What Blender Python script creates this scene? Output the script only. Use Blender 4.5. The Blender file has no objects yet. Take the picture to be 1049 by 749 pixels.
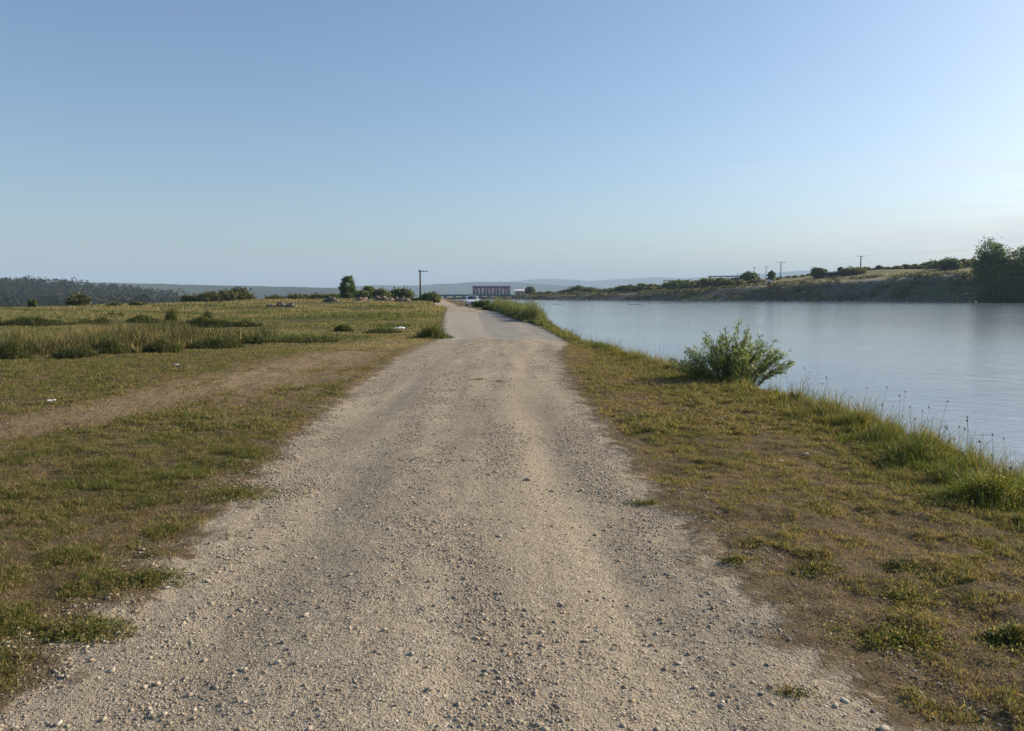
import bpy, math, random
import numpy as np

# ------------------------------------------------------------------ camera, sky, sun, exposure
C = bpy.context.scene
F_PX, CX, CY, HOR, CAM_H = 800.0, 524.5, 374.5, 302.0, 1.6
PITCH = math.atan((CY - HOR) / F_PX)
cam_d = bpy.data.cameras.new('camera'); cam = bpy.data.objects.new('camera', cam_d)
C.collection.objects.link(cam); C.camera = cam
cam.location = (0, 0, CAM_H); cam.rotation_euler = (math.pi / 2 - PITCH, 0, 0)
cam_d.sensor_width = 36; cam_d.lens = 36 * F_PX / 1049; cam_d.clip_start = 0.05; cam_d.clip_end = 40000

SUN_AZ, SUN_EL = math.radians(66), math.radians(24)      # azimuth clockwise from +Y (view direction)
w = bpy.data.worlds.new('World'); C.world = w; w.use_nodes = True
nt = w.node_tree; bg = nt.nodes['Background']
sky = nt.nodes.new('ShaderNodeTexSky'); sky.sky_type = 'NISHITA'; sky.sun_disc = False
sky.sun_elevation = SUN_EL; sky.sun_rotation = SUN_AZ
sky.air_density = 1.0; sky.dust_density = 1.4; sky.ozone_density = 2.2; sky.altitude = 100
bg.inputs['Strength'].default_value = 0.094
tint = nt.nodes.new('ShaderNodeMix'); tint.data_type = 'RGBA'; tint.blend_type = 'MULTIPLY'; tint.inputs[0].default_value = 1.0
tint.inputs[7].default_value = (0.92, 0.97, 1.03, 1)          # cool white balance
nt.links.new(sky.outputs[0], tint.inputs[6]); 
_tc = nt.nodes.new('ShaderNodeTexCoord'); _mp = nt.nodes.new('ShaderNodeMapping'); _mp.inputs['Scale'].default_value = (1.6, 1.6, 26); _mp.inputs['Rotation'].default_value = (0, -0.09, 0)
_nz = nt.nodes.new('ShaderNodeTexNoise'); _nz.inputs['Scale'].default_value = 1.7; _nz.inputs['Detail'].default_value = 6
_sp = nt.nodes.new('ShaderNodeSeparateXYZ'); nt.links.new(_tc.outputs['Generated'], _sp.inputs[0]); nt.links.new(_tc.outputs['Generated'], _mp.inputs[0]); nt.links.new(_mp.outputs[0], _nz.inputs['Vector'])
def _mr(src, a, b, lo, hi):
    m = nt.nodes.new('ShaderNodeMapRange'); m.interpolation_type = 'SMOOTHSTEP'; nt.links.new(src, m.inputs['Value'])
    for k, v in zip(('From Min', 'From Max', 'To Min', 'To Max'), (a, b, lo, hi)): m.inputs[k].default_value = v
    return m.outputs[0]
def _mul(a, b):
    m = nt.nodes.new('ShaderNodeMath'); m.operation = 'MULTIPLY'; nt.links.new(a, m.inputs[0]); nt.links.new(b, m.inputs[1]); return m.outputs[0]
_k = _mul(_mul(_mr(_nz.outputs[0], 0.42, 0.66, 0, 0.9), _mr(_sp.outputs['X'], 0.15, 0.6, 0, 1)), _mul(_mr(_sp.outputs['Z'], 0.0, 0.05, 0, 1), _mr(_sp.outputs['Z'], 0.10, 0.20, 1, 0)))
_cl = nt.nodes.new('ShaderNodeMix'); _cl.data_type = 'RGBA'; _cl.inputs[7].default_value = (6.6, 6.4, 6.3, 1); nt.links.new(_k, _cl.inputs[0])   # faint cirrus
nt.links.new(tint.outputs[2], _cl.inputs[6]); nt.links.new(_cl.outputs[2], bg.inputs['Color'])
sd = bpy.data.lights.new('sun', 'SUN'); sd.energy = 5.0; sd.angle = math.radians(0.6); sd.color = (1.0, 0.86, 0.68)
so = bpy.data.objects.new('sun', sd); C.collection.objects.link(so)
so.rotation_euler = (math.pi / 2 - SUN_EL, 0, math.pi - SUN_AZ)
C.view_settings.view_transform = 'Standard'; C.view_settings.look = 'None'
C.view_settings.exposure = 0.62; C.view_settings.gamma = 1.0; C.view_settings.use_curve_mapping = False
C.cycles.use_denoising = True
C.cycles.max_bounces = 6; C.cycles.diffuse_bounces = 2; C.cycles.glossy_bounces = 3
C.cycles.transmission_bounces = 4; C.cycles.transparent_max_bounces = 8; C.cycles.volume_bounces = 0
HAZE = 1.6e-4

# ------------------------------------------------------------------ helpers
def at(px, py, z=0.0):
    "world point at height z seen at a photo pixel"
    cx, cy = (px - CX) / F_PX, (py - CY) / F_PX
    dy = math.cos(PITCH) - cy * math.sin(PITCH); dz = -math.sin(PITCH) - cy * math.cos(PITCH)
    t = (z - CAM_H) / dz
    return (cx * t, dy * t)
def zat(py, Y):
    cy = (py - CY) / F_PX
    return CAM_H + Y * (-math.sin(PITCH) - cy * math.cos(PITCH)) / (math.cos(PITCH) - cy * math.sin(PITCH))
def xat(px, Y): return (px - CX) / F_PX * Y

def hsh(ix, iy, seed):
    n = (ix.astype(np.int64) * 374761393 + iy.astype(np.int64) * 668265263 + seed * 1442695041) & 0xffffffff
    n = ((n ^ (n >> 13)) * 1274126177) & 0xffffffff
    return ((n ^ (n >> 16)) & 0xffffff) / float(0xffffff)
def vnoise(x, y, seed=0):
    x = np.asarray(x, float); y = np.asarray(y, float)
    ix = np.floor(x); iy = np.floor(y); fx = x - ix; fy = y - iy
    fx = fx * fx * (3 - 2 * fx); fy = fy * fy * (3 - 2 * fy)
    a = hsh(ix, iy, seed); b = hsh(ix + 1, iy, seed); c = hsh(ix, iy + 1, seed); d = hsh(ix + 1, iy + 1, seed)
    return (a * (1 - fx) + b * fx) * (1 - fy) + (c * (1 - fx) + d * fx) * fy
def fbm(x, y, seed=0, oct=4):
    s = 0; a = 0.5; t = 0
    for o in range(oct):
        s = s + a * vnoise(x * 2 ** o + 17.3 * o, y * 2 ** o - 9.1 * o, seed + o); t += a; a *= 0.5
    return s / t
def ss(a, b, x):
    t = np.clip((np.asarray(x, float) - a) / (b - a), 0, 1); return t * t * (3 - 2 * t)

def link(o, parent=None):
    C.collection.objects.link(o)
    if parent is not None: o.parent = parent
    return o
def tag(o, label=None, cat=None, group=None, kind=None):
    if label: o['label'] = label
    if cat: o['category'] = cat
    if group: o['group'] = group
    if kind: o['kind'] = kind
    return o
def empty(name, loc, rz=0, label=None, cat=None, group=None):
    o = bpy.data.objects.new(name, None); o.location = loc; o.rotation_euler = (0, 0, rz)
    o.empty_display_size = 0.1
    link(o); return tag(o, label, cat, group)
def npmesh(name, V, polys, mat, parent=None, col=None, smooth=False, link_it=True):
    """polys: list of int arrays (n,k)"""
    V = np.asarray(V, np.float32); polys = [np.asarray(p, np.int32) for p in polys if len(p)]
    me = bpy.data.meshes.new(name)
    me.vertices.add(len(V)); me.vertices.foreach_set('co', V.ravel())
    tot = sum(p.size for p in polys); npol = sum(len(p) for p in polys)
    me.loops.add(tot); me.loops.foreach_set('vertex_index', np.concatenate([p.ravel() for p in polys]))
    me.polygons.add(npol)
    sizes = np.concatenate([np.full(len(p), p.shape[1], np.int32) for p in polys])
    starts = np.concatenate([[0], np.cumsum(sizes)[:-1]]).astype(np.int32)
    me.polygons.foreach_set('loop_start', starts)
    if smooth: me.polygons.foreach_set('use_smooth', np.ones(npol, bool))
    me.update(calc_edges=True); me.validate()
    if col is not None:
        a = me.color_attributes.new('Col', 'FLOAT_COLOR', 'POINT')
        c = np.asarray(col, np.float32)
        if c.shape[1] == 3: c = np.hstack([c, np.ones((len(c), 1), np.float32)])
        a.data.foreach_set('color', c.ravel())
    me.materials.append(mat)
    o = bpy.data.objects.new(name, me)
    if link_it: link(o, parent)
    return o
def copy_thing(root, loc, rz=0, s=1.0, label=None):
    r = root.copy(); C.collection.objects.link(r); r.location = loc; r.rotation_euler = (0, 0, rz)
    r.scale = (s, s, s) if not isinstance(s, tuple) else s
    if label: r['label'] = label
    for ch in list(root.children):
        c = ch.copy(); C.collection.objects.link(c); c.parent = r
        for g in list(ch.children):
            d = g.copy(); C.collection.objects.link(d); d.parent = c
    return r

class MB:
    "collects boxes, tubes and prisms"
    def __init__(s): s.v = []; s.f = []
    def add(s, v, f):
        n = len(s.v); s.v += [tuple(p) for p in v]; s.f += [tuple(i + n for i in q) for q in f]; return s
    def box(s, c, d, rz=0, top=1.0):
        x, y, z = d[0] / 2, d[1] / 2, d[2] / 2; ca, sa = math.cos(rz), math.sin(rz); v = []
        for k, (a, b, e) in enumerate([(-1,-1,-1),(1,-1,-1),(1,1,-1),(-1,1,-1),(-1,-1,1),(1,-1,1),(1,1,1),(-1,1,1)]):
            t = top if e > 0 else 1
            X, Y = a * x * t, b * y * t
            v.append((c[0] + X * ca - Y * sa, c[1] + X * sa + Y * ca, c[2] + e * z))
        return s.add(v, [(0,3,2,1),(4,5,6,7),(0,1,5,4),(1,2,6,5),(2,3,7,6),(3,0,4,7)])
    def tube(s, pts, rad, n=6):
        pts = [np.array(p, float) for p in pts]; rad = rad if hasattr(rad, '__len__') else [rad] * len(pts)
        v = []
        for i, p in enumerate(pts):
            t = pts[min(i + 1, len(pts) - 1)] - pts[max(i - 1, 0)]; t /= np.linalg.norm(t) + 1e-9
            a = np.cross(t, (0, 0, 1) if abs(t[2]) < 0.9 else (1, 0, 0)); a /= np.linalg.norm(a); b = np.cross(t, a)
            for k in range(n):
                an = 2 * math.pi * k / n; v.append(p + rad[i] * (math.cos(an) * a + math.sin(an) * b))
        f = []
        for i in range(len(pts) - 1):
            for k in range(n):
                f.append((i * n + k, i * n + (k + 1) % n, (i + 1) * n + (k + 1) % n, (i + 1) * n + k))
        f.append(tuple(range(n))[::-1]); f.append(tuple((len(pts) - 1) * n + k for k in range(n)))
        return s.add(v, f)
    def prism(s, prof, x0, x1):
        "prof: (y,z) outline extruded along x"
        n = len(prof); v = [(x0, y, z) for y, z in prof] + [(x1, y, z) for y, z in prof]
        f = [(i, (i + 1) % n, n + (i + 1) % n, n + i) for i in range(n)] + [tuple(range(n))[::-1], tuple(range(n, 2 * n))]
        return s.add(v, f)
    def build(s, name, mat, parent=None, smooth=False, bevel=0):
        me = bpy.data.meshes.new(name); me.from_pydata([tuple(map(float, p)) for p in s.v], [], s.f); me.update()
        if smooth:
            for p in me.polygons: p.use_smooth = True
        me.materials.append(mat); o = bpy.data.objects.new(name, me); link(o, parent)
        if bevel:
            m = o.modifiers.new('bevel', 'BEVEL'); m.width = bevel; m.segments = 2
        return o

# ------------------------------------------------------------------ materials
def new_mat(name, base=(0.5, 0.5, 0.5), rough=0.8, metal=0.0):
    m = bpy.data.materials.new(name); m.use_nodes = True
    b = m.node_tree.nodes['Principled BSDF']
    b.inputs['Base Color'].default_value = (*base, 1); b.inputs['Roughness'].default_value = rough
    b.inputs['Metallic'].default_value = metal
    return m
class NG:
    def __init__(s, m): s.t = m.node_tree; s.b = s.t.nodes['Principled BSDF']
    def n(s, typ, **kw):
        o = s.t.nodes.new(typ)
        for k, v in kw.items(): setattr(o, k, v)
        return o
    def L(s, a, b): s.t.links.new(a, b)
    def put(s, sock, v):
        if hasattr(v, 'is_output') or isinstance(v, bpy.types.NodeSocket): s.L(v, sock)
        elif isinstance(v, tuple) and len(v) == 3 and sock.type == 'RGBA': sock.default_value = (*v, 1)
        else: sock.default_value = v
    def math(s, op, a, b=0.0, clamp=False):
        o = s.n('ShaderNodeMath', operation=op, use_clamp=clamp); s.put(o.inputs[0], a); s.put(o.inputs[1], b); return o.outputs[0]
    def step(s, x, a, b, lo=0.0, hi=1.0):
        o = s.n('ShaderNodeMapRange'); o.interpolation_type = 'SMOOTHSTEP'
        s.put(o.inputs['Value'], x); s.put(o.inputs['From Min'], a); s.put(o.inputs['From Max'], b)
        o.inputs['To Min'].default_value = lo; o.inputs['To Max'].default_value = hi; return o.outputs[0]
    def mix(s, f, a, b, mode='MIX'):
        o = s.n('ShaderNodeMix', data_type='RGBA', blend_type=mode)
        s.put(o.inputs[0], f); s.put(o.inputs[6], a); s.put(o.inputs[7], b); return o.outputs[2]
    def noise(s, vec, scale, detail=3, rough=0.55, out=0):
        o = s.n('ShaderNodeTexNoise'); s.L(vec, o.inputs['Vector'])
        o.inputs['Scale'].default_value = scale; o.inputs['Detail'].default_value = detail; o.inputs['Roughness'].default_value = rough
        return o.outputs[out]
    def voro(s, vec, scale, feature='F1', rnd=1.0):
        o = s.n('ShaderNodeTexVoronoi', feature=feature); s.L(vec, o.inputs['Vector'])
        o.inputs['Scale'].default_value = scale; o.inputs['Randomness'].default_value = rnd; return o
    def ramp(s, f, stops):
        o = s.n('ShaderNodeValToRGB'); s.L(f, o.inputs[0]); e = o.color_ramp.elements
        while len(e) < len(stops): e.new(0.5)
        for i, (p, c) in enumerate(stops): e[i].position = p; e[i].color = (*c, 1)
        return o.outputs[0]
    def scl(s, vec, sc):
        o = s.n('ShaderNodeMapping'); s.L(vec, o.inputs[0]); o.inputs['Scale'].default_value = sc; return o.outputs[0]
    def bump(s, h, strength, dist, normal=None):
        o = s.n('ShaderNodeBump'); o.inputs['Strength'].default_value = strength; o.inputs['Distance'].default_value = dist
        s.L(h, o.inputs['Height'])
        if normal is not None: s.L(normal, o.inputs['Normal'])
        return o.outputs[0]

def leaf_mat(name, rough=0.55, trans=0.35):
    m = new_mat(name, rough=rough); g = NG(m)
    a = g.n('ShaderNodeAttribute', attribute_name='Col')
    g.L(a.outputs['Color'], g.b.inputs['Base Color']); g.b.inputs['Specular IOR Level'].default_value = 0.25
    if trans:
        t = g.n('ShaderNodeBsdfTranslucent'); g.L(g.mix(1.0, a.outputs['Color'], (1.5, 1.5, 0.8), 'MULTIPLY'), t.inputs['Color'])
        mx = g.n('ShaderNodeMixShader'); mx.inputs[0].default_value = trans
        g.L(g.b.outputs[0], mx.inputs[1]); g.L(t.outputs[0], mx.inputs[2])
        g.L(mx.outputs[0], g.t.nodes['Material Output'].inputs['Surface'])
    return m
M_wleaf = leaf_mat('wood_leaves', 0.9, 0.0); M_wleaf.node_tree.nodes['Principled BSDF'].inputs['Specular IOR Level'].default_value = 0.0
M_grass = leaf_mat('grass_blades', 0.6, 0.38)
M_leaf = leaf_mat('leaves', 0.5, 0.38)
M_bark = new_mat('bark', (0.10, 0.075, 0.05), 0.9)
g = NG(M_bark); p = g.n('ShaderNodeTexCoord').outputs['Object']
g.L(g.ramp(g.noise(p, 9, 4), [(0.3, (0.06, 0.045, 0.03)), (0.7, (0.15, 0.12, 0.085))]), g.b.inputs['Base Color'])
M_stone = new_mat('stone', rough=0.85); g = NG(M_stone)
a = g.n('ShaderNodeAttribute', attribute_name='Col'); p = g.n('ShaderNodeTexCoord').outputs['Object']
g.L(g.mix(1.0, a.outputs['Color'], g.ramp(g.noise(p, 60, 4), [(0.3, (0.75, 0.75, 0.75)), (0.7, (1.15, 1.12, 1.08))]), 'MULTIPLY'), g.b.inputs['Base Color'])

def ground_mat():
    m = new_mat('ground_soil_gravel', rough=0.95); g = NG(m); g.b.inputs['Specular IOR Level'].default_value = 0.15
    pos = g.n('ShaderNodeNewGeometry').outputs['Position']
    at_ = g.n('ShaderNodeAttribute', attribute_name='Col'); sep = g.n('ShaderNodeSeparateColor'); g.L(at_.outputs['Color'], sep.inputs[0])
    rd, gr, bare, pave = sep.outputs[0], sep.outputs[1], sep.outputs[2], at_.outputs['Alpha']
    # gravel
    v1 = g.voro(pos, 75); v2 = g.voro(pos, 170); v3 = g.voro(pos, 34)
    n1 = g.noise(pos, 2.2, 5, 0.6); n2 = g.noise(pos, 14, 5, 0.65); n3 = g.noise(pos, 0.5, 4)
    s1 = g.n('ShaderNodeSeparateColor'); g.L(v1.outputs['Color'], s1.inputs[0])
    s2 = g.n('ShaderNodeSeparateColor'); g.L(v2.outputs['Color'], s2.inputs[0])
    stones = g.ramp(s1.outputs[0], [(0.0, (0.15, 0.125, 0.095)), (0.35, (0.29, 0.25, 0.19)), (0.75, (0.38, 0.33, 0.25)), (1.0, (0.52, 0.48, 0.40))])
    fines = g.ramp(s2.outputs[0], [(0.0, (0.19, 0.162, 0.12)), (0.6, (0.34, 0.295, 0.22)), (1.0, (0.45, 0.40, 0.31))])
    dust = g.ramp(n2, [(0.3, (0.31, 0.262, 0.19)), (0.7, (0.41, 0.352, 0.262))])
    grav = g.mix(g.step(s1.outputs[1], 0.45, 0.6), fines, stones)
    grav = g.mix(g.step(n1, 0.42, 0.62), grav, g.mix(0.6, grav, dust))
    lane = g.ramp(g.noise(g.scl(pos, (2.2, 0.16, 1)), 1.0, 3, 0.5), [(0.35, (0.84, 0.835, 0.83)), (0.65, (1.20, 1.18, 1.15))]); grav = g.mix(1.0, grav, lane, 'MULTIPLY')
    big = g.ramp(n3, [(0.3, (0.88, 0.87, 0.86)), (0.7, (1.08, 1.06, 1.03))])
    grav = g.mix(1.0, grav, big, 'MULTIPLY')
    # paved apron
    n4 = g.noise(g.scl(pos, (1.5, 0.25, 1)), 1.0, 4)
    pv = g.ramp(n4, [(0.3, (0.27, 0.25, 0.215)), (0.7, (0.35, 0.325, 0.275))])
    pv = g.mix(g.step(g.noise(pos, 0.8, 5, 0.7), 0.35, 0.75, 0.15, 0.85), pv, g.mix(0.5, fines, dust))
    dk = g.ramp(g.noise(g.scl(pos, (1, 0.3, 1)), 1.3, 4), [(0.3, (0.21, 0.195, 0.17)), (0.7, (0.29, 0.27, 0.235))])
    pv = g.mix(g.step(pave, 1.2, 1.6), pv, dk)
    road = g.mix(g.step(pave, 0.35, 0.65), grav, pv)
    # soil under the grass
    ns = g.noise(pos, 7, 5, 0.65); ng = g.noise(pos, 38, 4, 0.7)
    soil = g.ramp(ns, [(0.25, (0.085, 0.060, 0.032)), (0.55, (0.145, 0.105, 0.056)), (0.8, (0.22, 0.165, 0.095))])
    bar = g.ramp(n2, [(0.3, (0.20, 0.145, 0.09)), (0.7, (0.32, 0.245, 0.155))])
    soil = g.mix(bare, soil, bar)
    green = g.ramp(ng, [(0.25, (0.032, 0.032, 0.011)), (0.5, (0.068, 0.063, 0.022)), (0.75, (0.15, 0.125, 0.05))])
    gm = g.step(g.math('ADD', gr, g.math('MULTIPLY', g.math('SUBTRACT', ng, 0.5), 0.9)), 0.35, 0.7)
    soil = g.mix(gm, soil, green)
    # ragged edge of the road
    e = g.math('ADD', rd, g.math('MULTIPLY', g.math('SUBTRACT', g.noise(pos, 3.2, 6, 0.65), 0.5), 1.5))
    col = g.mix(g.step(e, -0.12, 0.16), soil, road)
    g.L(col, g.b.inputs['Base Color'])
    # relief
    inv = g.math('SUBTRACT', 1.0, v1.outputs['Distance']); inv2 = g.math('SUBTRACT', 1.0, v2.outputs['Distance'])
    isr = g.step(e, -0.12, 0.16)
    loose = g.math('SUBTRACT', 1.0, g.math('MULTIPLY', g.step(pave, 0.3, 0.6), 0.8))
    h1 = g.math('MULTIPLY', g.math('MULTIPLY', inv, isr), g.step(s1.outputs[1], 0.3, 0.9))
    h = g.math('ADD', g.math('MULTIPLY', h1, 0.009), g.math('MULTIPLY', inv2, 0.003))
    h = g.math('MULTIPLY', h, loose)
    h = g.math('ADD', h, g.math('MULTIPLY', n2, 0.02))
    h = g.math('ADD', h, g.math('MULTIPLY', g.math('MULTIPLY', ng, g.math('SUBTRACT', 1.0, isr)), 0.03))
    g.L(g.bump(h, 1.0, 1.1), g.b.inputs['Normal'])
    return m
M_ground = ground_mat()

def embank_mat():
    m = new_mat('embankment_slope', rough=0.95); g = NG(m); g.b.inputs['Specular IOR Level'].default_value = 0.1
    pos = g.n('ShaderNodeNewGeometry').outputs['Position']
    at_ = g.n('ShaderNodeAttribute', attribute_name='Col'); sep = g.n('ShaderNodeSeparateColor'); g.L(at_.outputs['Color'], sep.inputs[0])
    n = g.noise(g.scl(pos, (0.25, 1, 1.2)), 0.5, 6, 0.7); n2 = g.noise(pos, 0.06, 4)
    face = g.mix(g.step(n2, 0.45, 0.6), g.ramp(n, [(0.3, (0.045, 0.058, 0.034)), (0.7, (0.105, 0.12, 0.07))]),
                 g.ramp(n, [(0.3, (0.085, 0.082, 0.068)), (0.7, (0.14, 0.132, 0.108))]))
    top = g.ramp(n, [(0.3, (0.10, 0.11, 0.045)), (0.5, (0.19, 0.17, 0.08)), (0.7, (0.27, 0.22, 0.12))])
    c = g.mix(sep.outputs[0], face, top)
    c = g.mix(sep.outputs[1], c, (0.42, 0.36, 0.27))      # pale track along the crest
    g.L(c, g.b.inputs['Base Color']); g.L(g.bump(n, 0.6, 0.8), g.b.inputs['Normal'])
    return m
M_embank = embank_mat()

def hill_mat(name, c1, c2, c3, sc):
    m = new_mat(name, rough=1.0); g = NG(m); g.b.inputs['Specular IOR Level'].default_value = 0.0
    pos = g.n('ShaderNodeNewGeometry').outputs['Position']
    n = g.noise(pos, sc, 6, 0.7); n2 = g.noise(g.scl(pos, (1, 0.4, 1)), sc * 0.12, 3)
    c = g.mix(g.step(n2, 0.56, 0.64), g.ramp(n, [(0.3, c1), (0.7, c2)]), c3)
    g.L(c, g.b.inputs['Base Color']); g.L(g.bump(n, 1.0, 0.25 / sc), g.b.inputs['Normal']); return m

def water_mat():
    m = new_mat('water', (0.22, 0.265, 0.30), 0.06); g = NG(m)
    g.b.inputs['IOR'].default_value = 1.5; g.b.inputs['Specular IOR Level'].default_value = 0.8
    pos = g.n('ShaderNodeNewGeometry').outputs['Position']
    a = g.noise(g.scl(pos, (1.1, 1.0, 1)), 1.7, 3, 0.5); b = g.noise(g.scl(pos, (0.5, 0.8, 1)), 0.5, 3, 0.5)
    c = g.noise(g.scl(pos, (1, 2.2, 1)), 3.2, 4, 0.7)
    calm = g.step(g.noise(g.scl(pos, (0.012, 0.035, 1)), 1.0, 3), 0.36, 0.62, 0.6, 1.0)
    h = g.math('ADD', g.math('ADD', g.math('MULTIPLY', a, 0.095), g.math('MULTIPLY', b, 0.09)), g.math('MULTIPLY', c, 0.03))
    py_ = g.n('ShaderNodeSeparateXYZ'); g.L(pos, py_.inputs[0]); calm = g.math('MULTIPLY', calm, g.step(py_.outputs[1], 30, 160, 1.0, 1.7))   # breezier in the open
    h = g.math('ADD', h, g.math('MULTIPLY', c, g.step(py_.outputs[1], 15, 60, 0.03, 0.0)))
    g.L(g.bump(g.math('MULTIPLY', h, calm), 0.30, 1.0), g.b.inputs['Normal'])
    g.b.inputs['Roughness'].default_value = 0.08
    return m
M_water = water_mat()

# ------------------------------------------------------------------ the lie of the land
def edge(pts, far):
    P = sorted([at(*p)[::-1] for p in pts] + [(y, x) for x, y in far]); return np.array([p[0] for p in P]), np.array([p[1] for p in P])
XLy, XLx = edge([(20, 715), (75, 665), (130, 620), (190, 562), (240, 510), (285, 470), (330, 425), (385, 382), (420, 360), (446, 349), (454, 346), (455, 332), (456, 322), (459, 315)], [(-11.0, 112), (-30, 300), (-42, 430), (-2.0, -10), (-2.0, 0)])
XRy, XRx = edge([(925, 735), (860, 680), (770, 600), (700, 535), (650, 480), (612, 430), (580, 388), (572, 362), (584, 349), (560, 338), (520, 320), (490, 317), (478, 314)], [(-7.6, 112), (-27, 300), (-39.5, 430), (1.5, -10), (1.45, 0)])
XBy, XBx = edge([(585, 347), (640, 362), (700, 381), (760, 394), (820, 412), (930, 452), (1049, 505)], [(4.4, -20), (4.4, 2), (1.55, 45), (0.35, 60), (-0.6, 75), (-2.9, 100), (-6.5, 150), (-24, 300), (-38, 430), (-60, 800)])
def XL(y): return np.interp(y, XLy, XLx)
def XR(y): return np.interp(y, XRy, XRx)
def XB(y): return np.interp(y, XBy, XBx)
FX = np.array([-60, -1, 20, 67, 92, 129, 149, 200, 260, 500, 2000]); FY = np.array([448, 425, 362, 308, 294, 268, 253, 232, 218, 190, 150])
TX = np.array([-60, -1, 20, 67, 92, 129, 149, 200, 500, 2000.]); TZ = np.array([0.2, 0.4, 1.2, 2.9, 4.9, 6.9, 8.4, 9.5, 10, 10])
WATER_Z = -0.8
def Fs(x): return np.interp(x, FX, FY) + 3 * (fbm(np.asarray(x) / 22, 0 * np.asarray(x), 5) - 0.5)
def Tz(x): return np.interp(x, TX, TZ) + 0.5 * (fbm(np.asarray(x) / 15, 0 * np.asarray(x), 8) - 0.5)
def land(x, y, fine=True):
    xl, xr = XL(y), XR(y)
    d = np.minimum(x - xl, xr - x)                      # >0 on the road
    onr = ss(-0.3, 0.3, d)
    z = 0.05 * ss(0, 1.6, d) * ss(60, 20, y) - 0.02
    rut = np.exp(-((x - xl - 0.75) / 0.28) ** 2) + np.exp(-((xr - x - 0.75) / 0.25) ** 2)
    z = z - 0.022 * rut * onr * ss(45, 15, y)
    if fine:
        z = z + onr * (0.03 * (fbm(x * 0.9, y * 0.9, 3) - 0.5) + 0.016 * (fbm(x * 5, y * 5, 4) - 0.5) + 0.010 * (fbm(x * 24, y * 24, 44, 3) - 0.5))
        z = z + (1 - onr) * (0.10 * (fbm(x * 0.7, y * 0.7, 6) - 0.5) + 0.07 * (fbm(x * 3.5, y * 3.5, 7) - 0.5) + 0.034 * (fbm(x * 16, y * 16, 27, 3) - 0.5))
    side = ss(-7, -14, x)
    z = z + side * 0.35 * (fbm(x / 14, y / 14, 9) - 0.5) * 2 * ss(15, 50, y)
    z = z + 0.75 * np.exp(-((x + 30) / 16) ** 2 - ((y - 135) / 38) ** 2) * ss(-8.5, -16, x)
    ang = x / np.maximum(y, 1.0)
    E = np.interp(ang, [-5, -0.6, -0.45, -0.3, -0.1, 0], [60, 84, 92, 165, 320, 480])
    drop = ss(0, 160, y - E) * np.where(y < 480, ss(-44, -90, x), 1.0)
    drop = np.maximum(drop, ss(-110, -320, x))
    z = z - 14 * drop
    return z
def height(x, y, fine=True):
    x = np.asarray(x, float); y = np.asarray(y, float)
    s = x - XB(y) - 0.25 * (fbm(x * 0.2, y * 0.6, 12) - 0.5) * ss(60, 20, y)
    z0 = land(np.minimum(x, XB(y) + 0.3), y, fine)
    near = np.maximum(z0 - 0.55 * np.maximum(s, 0) ** 0.95, -4.0)
    t = y - Fs(x); T = Tz(x); wd = 9 + T
    far = np.clip(WATER_Z + t * (T - WATER_Z) / wd, -4.0, T)
    far = far + np.clip(t - wd - 3, 0, 45) / 45 * (1.3 * ss(30, 120, x) + 1.9 * ss(95, 145, x))
    far = far - 16 * ss(100, 500, t - wd)
    far = far + np.where((t > 0), 0.5 * (fbm(x * 0.25, y * 0.25, 15) - 0.5), 0) * ss(wd + 4, wd, t)
    return np.where(s > 0, np.maximum(near, far), z0)

def axis(segs):
    out = []
    for a, b, st in segs: out.append(np.arange(a, b, st))
    return np.concatenate(out)
def grow(a, b, st, k):
    o = [a]; s = st
    while o[-1] < b: s *= k; o.append(o[-1] + s)
    return np.array(o)
right = np.concatenate([np.arange(-7.5, 7.5, 0.045), grow(7.5, 40, 0.05, 1.06), np.arange(42, 300, 3.0), grow(300, 12500, 5, 1.3)])
left = -grow(7.5, 12500, 0.05, 1.05)[1:][::-1]
xs = np.concatenate([left, right])
ys = np.concatenate([-grow(30, 12500, 30, 1.5)[::-1], np.arange(-28, 2, 2.0), np.arange(2.0, 9, 0.045), grow(9, 180, 0.05, 1.017), np.arange(182, 470, 2.0), grow(470, 12500, 4, 1.25)])
X, Y = np.meshgrid(xs, ys)
Z = height(X, Y)
def greenness(x, y):
    "0 bare .. 1 lush, away from the road"
    xl, xr = XL(y), XR(y)
    n = fbm(x * 1.1, y * 0.9, 21); n2 = fbm(x * 4.5, y * 3.2, 22)
    gl = 0.42 + 0.8 * (n - 0.40) + 0.8 * (n2 - 0.5) + 0.55 * (fbm(x * 11, y * 9, 23, 3) - 0.5)
    dl = xl - x; dr = x - xr
    # left turf: the bare wheel path beside the road and the patchy corner
    path = np.exp(-((x - np.interp(y, [3, 9, 13, 18, 23, 30], [-6.3, -5.9, -5.6, -5.0, -4.3, -3.6])) / np.interp(y, [3, 9, 14, 24], [0.3, 0.55, 0.9, 1.2])) ** 2) * ss(6, 10.5, y) * ss(36, 24, y)
    path2 = 0.55 * np.exp(-((x + 3.9) / 1.0) ** 2 - ((y - 15) / 4.5) ** 2)
    brk = 0.1 + 1.6 * fbm(x * 1.1, y * 0.6, 24)
    left = gl + 0.10 - (0.8 * path + 0.8 * path2) * brk
    left = left * ss(-0.1, 0.4, dl)
    left = np.maximum(left, 0.8 * ss(20, 26, y) * ss(-7, -8.5, x)); left = np.maximum(left, 0.6 * ss(26, 30, y))
    rightg = (gl - 0.07 + 0.5 * (fbm(x * 0.8, y * 0.7, 26) - 0.5)) * ss(-0.1, 0.45, dr + 0.5 * (fbm(x * 2.2, y * 2.2, 25) - 0.5)) + 0.02 + 0.7 * np.exp(-((XB(y) - x) / 0.8) ** 2)
    return np.clip(np.where(x < (xl + xr) / 2, left, rightg), 0, 1.1), np.clip(path + path2, 0, 1)
G, BARE = greenness(X, Y)
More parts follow.
